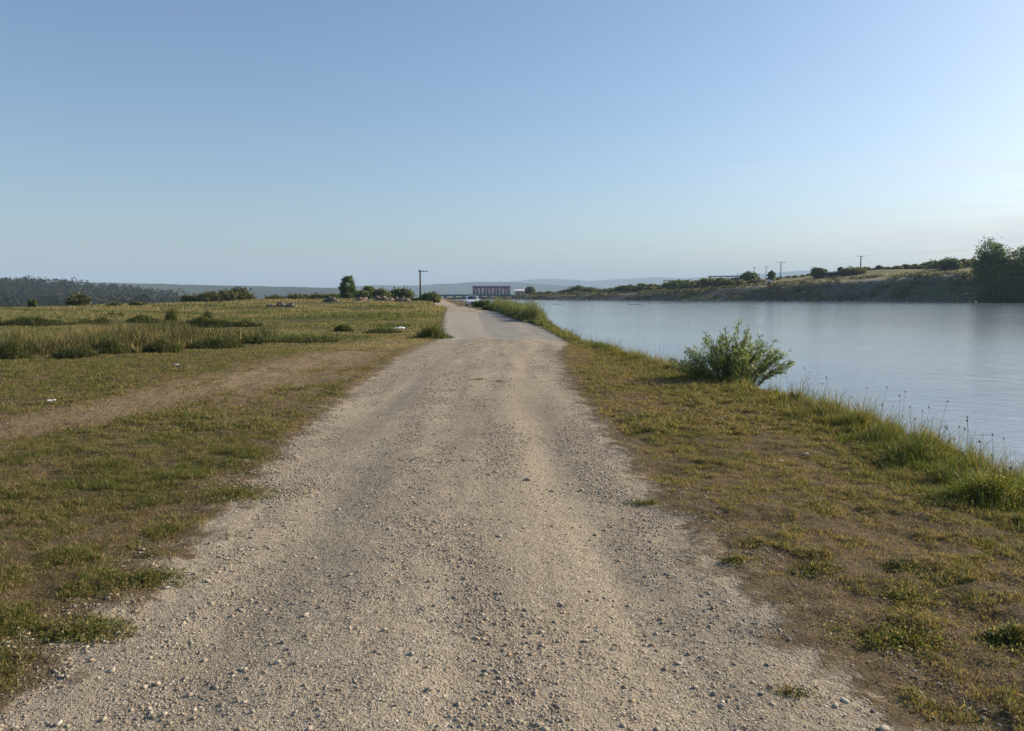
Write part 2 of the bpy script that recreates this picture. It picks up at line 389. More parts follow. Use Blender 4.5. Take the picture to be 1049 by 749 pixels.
RD = np.minimum(X - XL(Y), XR(Y) - X)
RD = np.where(Y > 118, RD - 0.0, RD)
PAVE = ss(27.3, 29.6, Y + 4.0 * (fbm(X * 1.3, Y * 0.5, 31) - 0.5)) * ss(76, 73, Y)
DARK = ss(0.0, 0.7, X - np.interp(Y, [28, 75], [-1.2, -3.6])) * ss(76, 73, Y) * ss(27.5, 28.3, Y)
COL = np.stack([RD, G, BARE, PAVE + DARK], -1).reshape(-1, 4)
TT = Y - Fs(X); WD = 9 + Tz(X)
topm = ss(-2.0, 0.5, TT - WD); tr = np.exp(-((TT - WD - 1.0) / 1.6) ** 2) * ss(0.35, 0.5, fbm(X / 30, Y / 60, 41))
COL2 = np.stack([topm, tr, 0 * tr, 1 + 0 * tr], -1).reshape(-1, 4)
ny, nx = X.shape
idx = np.arange(nx * ny).reshape(ny, nx)
quads = np.stack([idx[:-1, :-1], idx[:-1, 1:], idx[1:, 1:], idx[1:, :-1]], -1).reshape(-1, 4)
def cc(A): return (0.25 * (A[:-1, :-1] + A[1:, 1:] + A[:-1, 1:] + A[1:, :-1])).ravel()
xc, yc = cc(X), cc(Y); rdc = cc(RD)
is_far = (yc > Fs(xc) - 12) & (xc > XB(yc) + 2)
nedge = fbm(xc * 3, yc * 3, 51) - 0.5
is_road = (rdc + nedge * 1.0 > 0) & (yc > -30) & (yc < 428) & ~is_far
is_pave = is_road & (yc > 28) & (yc < 75)
is_road &= ~is_pave
VV = np.stack([X, Y, Z], -1).reshape(-1, 3)
def sub(name, msk, mat, col, label):
    q = quads[msk]; u, inv = np.unique(q, return_inverse=True)
    o = npmesh(name, VV[u], [inv.reshape(-1, 4)], mat, col=col[u], smooth=True); return tag(o, label, None, None, 'structure')
sub('ground', ~(is_far | is_road | is_pave), M_ground, COL, 'grassy and bare brown ground either side of the track')
sub('gravel_road', is_road, M_ground, COL, 'pale stony dirt track running to the horizon')
sub('paved_road', is_pave, M_ground, COL, 'smoother paved stretch of the track with a darker right half')
sub('river_embankment', is_far, M_embank, COL2, 'long dark embankment along the far shore of the water')
# water
def plate(x0, x1, y0, y1, z):
    return [(x0, y0, z), (x1, y0, z), (x1, y1, z), (x0, y1, z)]
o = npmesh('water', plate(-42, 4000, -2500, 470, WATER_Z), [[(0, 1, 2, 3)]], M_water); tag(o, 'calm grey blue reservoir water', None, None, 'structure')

for px, py, wpx in ((652, 312.2, 15), (680, 311.2, 12), (704, 310.6, 11), (572, 311.8, 12)):  # low flat mounds that draw thin dark lines on the far water
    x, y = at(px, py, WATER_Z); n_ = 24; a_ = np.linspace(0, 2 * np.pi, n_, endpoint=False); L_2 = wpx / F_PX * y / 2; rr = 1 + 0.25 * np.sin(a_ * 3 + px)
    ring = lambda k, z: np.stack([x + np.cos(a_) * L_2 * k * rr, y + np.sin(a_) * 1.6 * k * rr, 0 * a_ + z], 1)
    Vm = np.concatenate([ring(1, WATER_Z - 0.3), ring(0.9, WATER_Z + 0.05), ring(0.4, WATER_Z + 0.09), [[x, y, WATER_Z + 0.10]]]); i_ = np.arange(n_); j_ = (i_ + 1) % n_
    tag(npmesh('dark_mound', Vm, [np.concatenate([np.stack([i_ + k * n_, j_ + k * n_, j_ + (k + 1) * n_, i_ + (k + 1) * n_], 1) for k in range(2)]), np.stack([i_ + 2 * n_, j_ + 2 * n_, 0 * i_ + 3 * n_], 1)], M_embank, col=np.zeros((len(Vm), 3)), smooth=True), 'low dark mound just breaking the water', None, None, 'structure')

# ------------------------------------------------------------------ hills
def ridge(name, D, pts, thick, base, mat, amp, sc, label, n=400):
    px = np.array([p[0] for p in pts], float); tz = np.array([zat(p[1], D) for p in pts])
    us = np.linspace(px[0], px[-1], n); vs = np.linspace(-1, 1, 60)
    U, V_ = np.meshgrid(us, vs); yy = D + V_ * thick; xx = (U - CX) / F_PX * D
    tops = np.interp(U, px, tz)
    fall = ss(0, 60, U - px[0]) * ss(0, 60, px[-1] - U)
    zz = base + (tops - base) * (np.cos(V_ * math.pi / 2) ** 1.2) * fall + amp * (fbm(xx / sc, yy / sc, 61, 5) - 0.5) * np.cos(V_ * math.pi / 2)
    i = np.arange(U.size).reshape(U.shape); q = np.stack([i[:-1, :-1], i[:-1, 1:], i[1:, 1:], i[1:, :-1]], -1).reshape(-1, 4)
    return tag(npmesh(name, np.stack([xx, yy, zz], -1).reshape(-1, 3), [q], mat, smooth=True), label, None, None, 'structure')
M_h1 = hill_mat('near_hill', (0.015, 0.022, 0.010), (0.035, 0.042, 0.020), (0.06, 0.058, 0.03), 0.03)
M_h2 = hill_mat('mid_hill', (0.022, 0.034, 0.018), (0.06, 0.07, 0.035), (0.13, 0.12, 0.07), 0.012)
M_h3 = hill_mat('far_hill', (0.03, 0.045, 0.025), (0.06, 0.075, 0.04), (0.10, 0.10, 0.06), 0.004)
ridge('hills', 900, [(-420, 294), (-200, 294), (0, 299), (60, 299.5), (110, 304), (170, 312), (230, 318), (330, 322)], 330, -16, M_h1, 5, 60, 'nearest low hill on the left under the wood')
ridge('hills', 2700, [(-300, 291), (0, 289), (60, 289.5), (110, 289.5), (150, 290.3), (200, 292), (250, 293.5), (300, 295), (350, 296), (400, 298), (460, 301)], 600, -16, M_h2, 14, 130, 'blue wooded hill beyond the left field')
ridge('hills', 5200, [(150, 300), (230, 296), (300, 294), (345, 295), (385, 292.5), (425, 293.5), (450, 290), (490, 289), (530, 290), (570, 293), (640, 297), (700, 300)], 900, -16, M_h3, 30, 400, 'pale blue hill behind the pole')
ridge('hills', 9000, [(380, 298), (460, 292), (520, 288.5), (552, 286), (572, 285.5), (600, 288), (640, 286), (665, 283.5), (700, 284.5), (740, 282), (780, 281), (815, 277), (850, 279), (900, 284), (980, 290), (1060, 296), (1200, 300)], 1500, -16, M_h3, 40, 900, 'farthest pale mountain ridge on the horizon')

# ------------------------------------------------------------------ foliage makers
def rand_rot(n, rng, up=0.0):
    nrm = rng.normal(size=(n, 3)); nrm[:, 2] = nrm[:, 2] + up; nrm /= np.linalg.norm(nrm, axis=1)[:, None]
    t = rng.normal(size=(n, 3)); a = np.cross(nrm, t); a /= np.linalg.norm(a, axis=1)[:, None]; return a, np.cross(nrm, a)
def leaves(P, size, rng, aspect=0.5, up=0.3):
    n = len(P); a, b = rand_rot(n, rng, up); s = (size * rng.uniform(0.6, 1.3, n))[:, None]
    V = np.stack([P - a * s, P - b * s * aspect + a * s * 0.1, P + a * s, P + b * s * aspect + a * s * 0.1], 1).reshape(-1, 3)
    return V, np.arange(4 * n).reshape(n, 4)
def pal(rng, n, cols, wts=None, jit=0.18):
    cols = np.array(cols); k = rng.choice(len(cols), n, p=wts); c = cols[k] * rng.uniform(1 - jit, 1 + jit, (n, 1)); return c * rng.uniform(0.94, 1.06, (n, 3))
GREEN = [(0.045, 0.065, 0.018), (0.065, 0.085, 0.022), (0.095, 0.105, 0.03)]
def crown_points(rng, K, per, rx, ry, rz, zc, spread, shape='oval'):
    "K clumps in an ellipsoid shell with gaps"
    d = rng.normal(size=(K, 3)); d /= np.linalg.norm(d, axis=1)[:, None]
    r = rng.uniform(0.35, 1.0, K) ** 0.5
    wob = 0.72 + 0.5 * vnoise(d[:, 0] * 2 + 9, d[:, 1] * 2 + d[:, 2] * 2, int(rng.integers(1e6)))
    c = d * (r * wob)[:, None] * np.array([rx, ry, rz]); c[:, 2] += zc
    cs = rng.uniform(0.55, 1.25, K) * spread
    P = np.repeat(c, per, 0) + rng.normal(size=(K * per, 3)) * np.repeat(cs, per)[:, None] * np.array([1, 1, 0.7]) * 0.5
    return P, np.repeat(rng.uniform(0.75, 1.3, K), per), c
def make_tree(name, h, wd, seed, leaf=0.3, K=90, per=26, low=0.18, trunk=True, cols=GREEN, parts=('trunk', 'crown'), spread=None, depth=None, narrow=1.0):
    rng = np.random.default_rng(seed); root = empty(name, (0, 0, 0))
    rz = h * (1 - low) / 2; zc = h * low + rz; sp = spread or wd * 0.17
    P, tone, c = crown_points(rng, K, per, wd / 2 * 0.93, (depth or wd) / 2, rz * 0.93, zc, sp)
    P[:, 2] = np.maximum(P[:, 2], 0.05)
    V, Q = leaves(P, np.full(len(P), leaf), rng)
    col = pal(rng, len(P), cols) * tone[:, None]
    mb = MB()
    if trunk:
        th = h * 0.62; r0 = h * 0.022
        pts = [(0, 0, -0.3)] + [(rng.uniform(-1, 1) * 0.02 * h, rng.uniform(-1, 1) * 0.02 * h, th * k / 4) for k in range(1, 5)]
        mb.tube(pts, [r0 * 1.25, r0, r0 * 0.8, r0 * 0.6, r0 * 0.35], 7)
        for k in range(9):
            t = c[rng.integers(len(c))] * 0.85; z0 = rng.uniform(0.2, 0.85) * th
            z0 = min(z0, t[2] * 0.9)
            mb.tube([(0, 0, z0), (t[0] * 0.5, t[1] * 0.5, (z0 + t[2]) / 2 + 0.03 * h), t], [r0 * 0.45, r0 * 0.28, r0 * 0.08], 5)
    else:
        for k in range(12):
            t = c[rng.integers(len(c))] * 0.9
            mb.tube([(t[0] * 0.1, t[1] * 0.1, -0.1), (t[0] * 0.5, t[1] * 0.5, t[2] * 0.6), t], [h * 0.012, h * 0.009, h * 0.003], 4)
    mb.build(parts[0], M_bark, root)
    npmesh(parts[1], V, [Q], M_leaf, root, col=np.repeat(col, 4, 0))
    return root
def gz(x, y): return float(height(np.array([x]), np.array([y]))[0])
def put_first(root, loc, rz, s, label, cat, group, used={}):
    k = root.name
    if k not in used:
        used[k] = 1; root.location = loc; root.rotation_euler = (0, 0, rz); root.scale = (s, s, s) if not isinstance(s, tuple) else s
        return tag(root, label, cat, group)
    r = copy_thing(root, loc, rz, s); return tag(r, label, cat, group)

# the far wood on the left hill, one mass
rng = np.random.default_rng(5)
def wood(name, n, xr, yr, keep, hh, label, seed):
    rng = np.random.default_rng(seed)
    tx = rng.uniform(*xr, n); ty = rng.uniform(*yr, n); u = CX + F_PX * tx / ty
    k = keep(u, ty); tx, ty, u = tx[k], ty[k], u[k]
    base = hill_z(tx, ty)
    H = hh * rng.uniform(0.6, 1.4, len(tx)) * (0.75 + 0.5 * fbm(tx / 40, ty / 60, 181)); W = H * rng.uniform(0.55, 0.8, len(tx))
    per = 110; N = len(tx) * per
    d = rng.normal(size=(N, 3)); d /= np.linalg.norm(d, axis=1)[:, None]; d *= (rng.uniform(0.3, 1, N) ** 0.4)[:, None]
    P = np.stack([np.repeat(tx, per) + d[:, 0] * np.repeat(W, per) / 2, np.repeat(ty, per) + d[:, 1] * np.repeat(W, per) / 2,
                  np.repeat(base + H * 0.5, per) + d[:, 2] * np.repeat(H, per) * 0.5], 1)
    V, Q = leaves(P, np.full(N, hh * 0.085), rng, 0.7)
    tc = pal(rng, len(tx), [(0.016, 0.024, 0.009), (0.030, 0.040, 0.014), (0.050, 0.054, 0.022), (0.07, 0.06, 0.028)], [0.35, 0.35, 0.2, 0.1])
    tc = tc * (0.55 + 0.9 * fbm(tx / 30, ty / 50, 182))[:, None]; c = np.repeat(tc, per, 0) * rng.uniform(0.8, 1.2, (N, 1))
    return tag(npmesh(name, V, [Q], M_wleaf, col=np.repeat(c, 4, 0)), label, None, None, 'stuff')
def hill_z(x, y):
    U = CX + F_PX * x / 900.0
    px = [-420, -200, 0, 60, 110, 170, 230, 330]; py = [294, 294, 299, 299.5, 304, 312, 318, 322]
    t = np.interp(U, px, [zat(p, 900) for p in py]); v = np.clip((y - 900) / 330, -1, 1)
    f = ss(0, 60, U + 420) * ss(0, 60, 330 - U)
    return np.maximum(-16 + (t + 16) * np.cos(v * math.pi / 2) ** 1.2 * f, -15.5)
wood('distant_wood', 2600, (-900, -230), (480, 960), lambda u, y: (u > -140) & (u < 205), 13, 'dark blue green wood covering the low hill on the left', 8)

# ------------------------------------------------------------------ grass, baked blade by blade
def blades(P, H, W, col, rng, bend=0.5):
    n = len(P); an = rng.uniform(0, 2 * math.pi, n); d = np.stack([np.cos(an), np.sin(an), 0 * an], 1)
    wa = rng.uniform(0, 2 * math.pi, n); wv = np.stack([np.cos(wa), np.sin(wa), 0 * wa], 1) * (W / 2)[:, None]
    H = H[:, None]; lean = (bend * rng.uniform(0.3, 1.3, n))[:, None]; up = np.array([0, 0, 1.0])
    p1 = P + up * H * 0.55 + d * H * lean * 0.35; p2 = P + up * H * (1 - 0.25 * lean) + d * H * lean
    V = np.stack([P - wv, P + wv, p1 - wv * 0.75, p1 + wv * 0.75, p2], 1).reshape(-1, 3)
    b = (np.arange(n) * 5)[:, None]
    return V, b + np.array([[0, 1, 3, 2]]), b + np.array([[2, 3, 4]]), np.repeat(col, 5, 0)
def merge_blades(name, sets, label, leafsets=()):
    Vs, Q, T, Cs = [], [], [], []; off = 0
    for V, q, t, c in sets:
        Vs.append(V); Q.append(q + off); T.append(t + off); Cs.append(c); off += len(V)
    for V, q, c in leafsets:
        Vs.append(V); Q.append(q + off); Cs.append(c); off += len(V)
    return tag(npmesh(name, np.concatenate(Vs), [np.concatenate(Q)] + ([np.concatenate(T)] if T else []), M_grass, col=np.concatenate(Cs)), label, None, None, 'stuff')
G_FRESH = [(0.042, 0.064, 0.013), (0.076, 0.108, 0.020), (0.13, 0.155, 0.032), (0.19, 0.19, 0.05)]
G_DRY = [(0.38, 0.30, 0.15), (0.27, 0.20, 0.095), (0.16, 0.11, 0.05)]
def tuft(x, y): return 0.65 * ss(0.40, 0.60, vnoise(x * 7.5 + 2 * vnoise(x * 3, y * 3, 72), y * 7.5, 71)) + 0.35 * fbm(x * 16, y * 16, 73, 2)
def turf_points(n, x0, x1, y0, y1, rng, thr=0.42, pw=1.0):
    y = y0 * (y1 / y0) ** rng.uniform(0, 1, n) if pw == 0 else rng.uniform(y0, y1, n)
    x = rng.uniform(x0, x1, n)
    g_, b_ = greenness(x, y); rd = np.minimum(x - XL(y), XR(y) - x); inb = x < XB(y) + 0.5
    fine = tuft(x, y)
    keep = (rd < -0.03) & inb & (rng.uniform(0, 1, n) < ss(thr - 0.17, thr + 0.22, g_ + (fine - 0.5) * 0.75) + 0.07) & (np.abs(x) < 0.72 * y + 0.8)
    return x[keep], y[keep], g_[keep]
def turf(n, x0, x1, y0, y1, hmul, wmul, seed, thr=0.42, dry=0.3):
    rng = np.random.default_rng(seed); x, y, g_ = turf_points(n, x0, x1, y0, y1, rng, thr, 0)
    z = height(x, y); P = np.stack([x, y, z - 0.004], 1); m = len(x)
    lush = ss(0.3, 0.9, g_); tf = tuft(x, y); H = (0.010 + (0.018 + 0.035 * lush) * tf) * rng.uniform(0.4, 1.6, m) * hmul * (1 + 0.9 * (rng.uniform(0, 1, m) > 0.97))
    isdry = rng.uniform(0, 1, m) < dry + 0.45 * (1 - lush) + 0.35 * (fbm(x * 2.2, y * 2.2, 77) - 0.5) * 2
    c = np.where(isdry[:, None], pal(rng, m, G_DRY), pal(rng, m, G_FRESH))
    return blades(P, H, np.full(m, 0.0032) * wmul * rng.uniform(0.6, 1.4, m), c, rng, 0.9)
def thatch(n, x0, x1, y0, y1, wmul, seed):
    rng = np.random.default_rng(seed); y = y0 * (y1 / y0) ** rng.uniform(0, 1, n); x = rng.uniform(x0, x1, n)
    rd = np.minimum(x - XL(y), XR(y) - x); k = (rd < -0.05) & (x < XB(y) + 0.4) & (np.abs(x) < 0.72 * y + 0.8) & (rng.uniform(0, 1, n) < ss(0.3, 0.6, fbm(x * 5, y * 5, 131)) * 0.8 + 0.1) & (rng.uniform(0, 1, n) < ss(0.0, 0.7, -rd))
    x, y = x[k], y[k]; m = len(x); c = pal(rng, m, [(0.24, 0.18, 0.09), (0.15, 0.105, 0.05), (0.36, 0.28, 0.15), (0.07, 0.05, 0.025)])
    return blades(np.stack([x, y, height(x, y) - 0.003], 1), 0.022 * rng.uniform(0.4, 1.5, m) * wmul ** 0.3, 0.003 * wmul * rng.uniform(0.6, 1.4, m), c, rng, 1.3)
def turf_leaves(n, x0, x1, y0, y1, size, seed, thr=0.55):
    rng = np.random.default_rng(seed); x, y, g_ = turf_points(n, x0, x1, y0, y1, rng, thr, 0)
    P = np.stack([x, y, height(x, y) + rng.uniform(0.002, 0.04, len(x)) * tuft(x, y)], 1)
    V, Q = leaves(P, np.full(len(P), size), rng, 0.5, 1.2); c = pal(rng, len(P), G_FRESH + [(0.14, 0.13, 0.04), (0.17, 0.12, 0.06)], [0.27, 0.27, 0.16, 0.08, 0.12, 0.1])
    return V, Q, np.repeat(c, 4, 0)
merge_blades('short_grass', [thatch(260000, -7.5, -1.4, 2.4, 9, 1.0, 201), thatch(240000, 1.0, 5.2, 2.4, 9, 1.0, 202), thatch(120000, -13, -2, 9, 24, 2.2, 203), thatch(110000, 0.8, 5.4, 9, 28, 2.2, 204),
    turf(560000, -7.5, -1.4, 2.4, 9, 1.0, 1.0, 101), turf(330000, -13, -2.0, 9, 24, 1.2, 2.3, 102),
    turf(420000, 1.0, 5.2, 2.4, 9, 0.9, 1.0, 103, 0.5, 0.42), turf(330000, 0.8, 5.4, 9, 30, 1.2, 2.2, 104, 0.46, 0.45)],
    'short patchy grass and creeping weeds either side of the track',
    [turf_leaves(190000, -7.5, -1.4, 2.4, 9, 0.0075, 105), turf_leaves(120000, 1.0, 5.2, 2.4, 9, 0.007, 106, 0.62),
     turf_leaves(60000, -12, -2, 9, 20, 0.013, 107), turf_leaves(50000, 1, 5.2, 9, 20, 0.013, 108, 0.6)])

# tall bank-edge grass
def strip(n, y0, y1, seed, hmul=1.0, wmul=1.0, off=(-0.75, 0.6)):
    rng = np.random.default_rng(seed); y = y0 * (y1 / y0) ** rng.uniform(0, 1, n); o = rng.uniform(0, 1, n) ** 0.8 * (off[1] - off[0]) + off[0]
    x = XB(y) + o; dens = fbm(x * 1.2, y * 0.9, 81); k = rng.uniform(0, 1, n) < ss(0.3, 0.55, dens) * 0.85 + 0.15; x, y, o = x[k], y[k], o[k]; m = len(x)
    H = (0.045 + 0.105 * ss(-0.7, 0.1, o)) * (0.45 + 1.0 * ss(0.35, 0.65, vnoise(x * 4.5, y * 4.5, 84))) * (rng.uniform(0.3, 1.2, m) + 1.1 * (rng.uniform(0, 1, m) > 0.93)) * (0.55 + 0.9 * fbm(x * 0.9, y * 0.7, 82)) * hmul
    dr = rng.uniform(0, 1, m) < 0.36 + 1.2 * (fbm(x * 0.8, y * 0.5, 83) - 0.5)
    c = np.where(dr[:, None], pal(rng, m, [(0.27, 0.22, 0.10), (0.20, 0.15, 0.07)]), pal(rng, m, [(0.06, 0.085, 0.02), (0.09, 0.12, 0.026), (0.14, 0.16, 0.035)]))
    return blades(np.stack([x, y, height(x, y) - 0.01], 1), H, 0.0045 * wmul * rng.uniform(0.6, 1.4, m), c, rng, 0.6)
merge_blades('bank_grass', [strip(95000, 4.3, 11, 111), strip(70000, 11, 28, 112, 0.95, 2.0), strip(30000, 28, 60, 113, 1.2, 5.0, (-0.3, 1.0))],
             'taller green and yellow grass along the edge of the water')

# field grass on the left, growing wider with distance
def field(n, y0, y1, seed, wmul, hmul, mask, cols_g, cols_d, dry, hbase=0.12, fan=-0.70):
    rng = np.random.default_rng(seed); y = y0 * (y1 / y0) ** rng.uniform(0, 1, n); x = rng.uniform(0, 1, n) * (fan * y - XL(y) + 0.25) + XL(y) - 0.25
    H, dn = mask(x, y); k = rng.uniform(0, 1, n) < dn; x, y, H = x[k], y[k], H[k]; m = len(x)
    H = H * rng.uniform(0.5, 1.25, m) * hmul
    pd = dry + 2.4 * (fbm(x / 9, y / 5, 91) - 0.5) + 1.2 * (fbm(x / 1.5, y / 1.5, 92) - 0.5)
    isd = rng.uniform(0, 1, m) < pd
    c = np.where(isd[:, None], pal(rng, m, cols_d), pal(rng, m, cols_g))
    return blades(np.stack([x, y, height(x, y) - 0.01], 1), H, 0.006 * wmul * rng.uniform(0.6, 1.4, m) * (y / y0) ** 0.8, c, rng, 0.4)
def reed_mask(x, y):
    # belt of tall weeds from about 20 m out
    front = np.interp(x, [-40, -13, -8.4, -7.2], [17, 20, 23.5, 30]); e = y - front - 1.2 * (fbm(x * 0.6, y * 0.3, 93) - 0.5) * 2
    back = front + 8
    m = ss(-0.2, 0.5, e) * ss(0, 3, back - y)
    h = 0.62 * (0.15 + 1.35 * fbm(x * 0.6, y * 0.4, 94)) * ss(-0.5, 1.6, e)
    return h, m * ss(-8.6, -10.2, x) * (0.25 + 0.75 * ss(0.38, 0.55, fbm(x * 0.9, y * 0.9, 98)))
def mead_mask(x, y):
    h = 0.045 + (0.07 + 0.22 * ss(30, 60, y)) * ss(0.38, 0.68, fbm(x / 7, y / 4, 95)) * ss(23, 32, y)
    return h, ss(0.2, 0.45, fbm(x * 0.3, y * 0.15, 96)) * 0.8 + 0.2
def verge_mask(x, y):
    d = XL(y) - x
    return 0.16 * (0.4 + 1.2 * fbm(x, y * 0.6, 99)), np.exp(-((d - 0.3) / 0.8) ** 2) * ss(28, 31, y)
WEED_G = [(0.058, 0.078, 0.022), (0.09, 0.112, 0.032), (0.135, 0.155, 0.048)]; WEED_D = [(0.36, 0.30, 0.15), (0.26, 0.21, 0.105), (0.15, 0.12, 0.06)]
merge_blades('tall_weeds', [field(170000, 17, 40, 121, 2.4, 1.0, reed_mask, [(0.035, 0.045, 0.016), (0.06, 0.068, 0.024), (0.10, 0.10, 0.035)], WEED_D, 0.26)], 'belt of tall mixed weeds and reeds across the left field')
merge_blades('meadow_grass', [field(190000, 22, 70, 122, 2.6, 1.0, mead_mask, WEED_G, WEED_D, 0.55), field(130000, 70, 170, 123, 9, 1.1, mead_mask, WEED_G, WEED_D, 0.6),
     field(26000, 28, 110, 124, 3.5, 1.0, verge_mask, WEED_G + [(0.09, 0.12, 0.03)], WEED_D, 0.3)], 'dry and green meadow grass of the far left field')

# ------------------------------------------------------------------ loose gravel and stones
def ico(seed):
    rng = np.random.default_rng(seed); t = (1 + 5 ** 0.5) / 2
    v = np.array([(-1, t, 0), (1, t, 0), (-1, -t, 0), (1, -t, 0), (0, -1, t), (0, 1, t), (0, -1, -t), (0, 1, -t), (t, 0, -1), (t, 0, 1), (-t, 0, -1), (-t, 0, 1)], float)
    v /= np.linalg.norm(v[0]); v *= rng.uniform(0.75, 1.2, (12, 1)); v *= np.array([1, rng.uniform(0.6, 0.9), rng.uniform(0.45, 0.7)])
    f = np.array([(0,11,5),(0,5,1),(0,1,7),(0,7,10),(0,10,11),(1,5,9),(5,11,4),(11,10,2),(10,7,6),(7,1,8),(3,9,4),(3,4,2),(3,2,6),(3,6,8),(3,8,9),(4,9,5),(2,4,11),(6,2,10),(8,6,7),(9,8,1)])
    return v, f
SC = [(0.34, 0.285, 0.21), (0.43, 0.37, 0.285), (0.26, 0.225, 0.175), (0.52, 0.46, 0.37), (0.40, 0.30, 0.19), (0.17, 0.15, 0.125)]
def gravel(n, y0, y1, smin, smax, pw, seed):
    rng = np.random.default_rng(seed); y = y0 * (y1 / y0) ** rng.uniform(0, 1, n); u = rng.uniform(-0.12, 1.12, n); xl, xr = XL(y), XR(y); x = xl + u * (xr - xl)
    streak = 0.6 * fbm(u * 9, y * 0.35, 141) + 0.4 * fbm(x * 4, y * 3, 142)
    k = rng.uniform(0, 1, n) < (ss(0.42, 0.66, streak) * 0.9 + 0.06) * (1 - 0.75 * np.exp(-((u - 0.27) / 0.06) ** 2) - 0.75 * np.exp(-((u - 0.76) / 0.07) ** 2)) * np.where((u < 0) | (u > 1), 0.35, 1); x, y = x[k], y[k]; m = len(x)
    r = smin * (1 - rng.uniform(0, 1, m) * (1 - (smin / smax) ** pw)) ** (-1 / pw)
    z = height(x, y); Vs = []; Fs_ = []; Cs = []; off = 0; kind = rng.integers(0, 8, m); c = pal(rng, m, SC, [0.34, 0.2, 0.24, 0.03, 0.07, 0.12])
    for b in range(8):
        i = np.where(kind == b)[0]; v, f = ico(200 + b); an = rng.uniform(0, 6.283, len(i)); tl = rng.uniform(-0.35, 0.35, len(i))
        ca, sa = np.cos(an)[:, None], np.sin(an)[:, None]; ct, st = np.cos(tl)[:, None], np.sin(tl)[:, None]
        y_, z_ = v[None, :, 1] * ct - v[None, :, 2] * st, v[None, :, 1] * st + v[None, :, 2] * ct; x_ = v[None, :, 0] + 0 * y_
        R = r[i][:, None]; P = np.stack([(x_ * ca - y_ * sa) * R + x[i][:, None], (x_ * sa + y_ * ca) * R + y[i][:, None], z_ * R + z[i][:, None] + 0.08 * R], -1).reshape(-1, 3)
        Vs.append(P); Fs_.append((f[None] + (np.arange(len(i)) * 12)[:, None, None] + off).reshape(-1, 3)); Cs.append(np.repeat(c[i], 12, 0)); off += len(P)
    return np.concatenate(Vs), np.concatenate(Fs_), np.concatenate(Cs)
parts = [gravel(260000, 2.4, 6, 0.0022, 0.018, 2.5, 151), gravel(130000, 6, 13, 0.0040, 0.018, 2.7, 152), gravel(16000, 13, 28, 0.009, 0.026, 2.6, 153)]
off = 0; V = []; T = []; cl = []
for v, f, c in parts: V.append(v); T.append(f + off); cl.append(c); off += len(v)
tag(npmesh('loose_gravel', np.concatenate(V), [np.concatenate(T)], M_stone, col=np.concatenate(cl)), 'small loose stones scattered over the track', None, None, 'stuff')

rng = np.random.default_rng(77)
stones = []
for b in range(6):
    v, f = ico(300 + b); v = v * rng.uniform(0.82, 1.15, (12, 1))
    # one smoothing subdivision for the larger stones
    e = {}; vv = [tuple(p) for p in v]; ff = []
    def mid(i, j):
        k = (min(i, j), max(i, j))
        if k not in e:
            e[k] = len(vv); q = (np.array(vv[i]) + np.array(vv[j])) / 2; vv.append(tuple(q * rng.uniform(0.97, 1.12)))
        return e[k]
    for a, b_, c in f:
        x1, x2, x3 = mid(a, b_), mid(b_, c), mid(c, a); ff += [(a, x1, x3), (b_, x2, x1), (c, x3, x2), (x1, x2, x3)]
    cc_ = SC[[0, 1, 3, 2, 4, 1][b]]
    o = npmesh('stone', vv, [np.array(ff)], M_stone, col=np.tile(cc_, (len(vv), 1)), link_it=False); stones.append(o.data)
    bpy.data.objects.remove(o)
def stone(px, py, r, k, label, group=None):
    x, y = at(px, py); o = bpy.data.objects.new('stone', stones[k]); link(o)
    o.location = (x, y, gz(x, y) + r * 0.22); r *= 0.75; o.scale = (r, r, r * 0.7); o.rotation_euler = (0, 0, (px * 1.7 + py) % 6.28); tag(o, label, 'stone', group)
stone(599, 659, 0.022, 1, 'rounded pale grey stone alone in the middle right of the track')
stone(541, 493, 0.05, 3, 'flat dark grey slab lying across the middle of the track')
stone(422, 676, 0.021, 1, 'oval grey stone near the bottom centre left of the track')
stone(438, 690, 0.019, 4, 'tan stone just right of the oval grey stone')
stone(390, 675, 0.017, 4, 'small tan stone left of the oval grey stone')
stone(502, 666, 0.017, 0, 'grey brown stone between the tan stone and the pale rounded stone')
stone(696, 676, 0.02, 2, 'whitish stone at the lower right part of the track')
stone(723, 655, 0.014, 2, 'small bright stone at the right edge of the gravel')
stone(712, 700, 0.018, 1, 'pale stone below the small bright stone at the right edge')
stone(866, 712, 0.027, 2, 'large flat whitish stone half buried near the lower right corner')
stone(905, 742, 0.03, 1, 'long pale stone at the bottom right corner')
stone(780, 707, 0.022, 5, 'grey stone beside a low weed tuft at lower right')
stone(800, 469, 0.05, 2, 'white stone lying in the right verge grass')
stone(826, 463, 0.06, 1, 'pale grey stone nearer the water in the right verge grass')
stone(970, 490, 0.055, 1, 'grey white stone beside the bright green grass clump')
stone(60, 738, 0.022, 2, 'chalky stone at the bottom left corner of the gravel')
stone(170, 600, 0.022, 2, 'white stone at the left gravel edge')
stone(200, 585, 0.02, 0, 'grey stone at the left gravel edge, farther than the white one')
stone(440, 715, 0.026, 3, 'dark stone near the bottom centre of the track')
stone(512, 554, 0.028, 2, 'pale stone in the middle of the track beyond the rounded one')
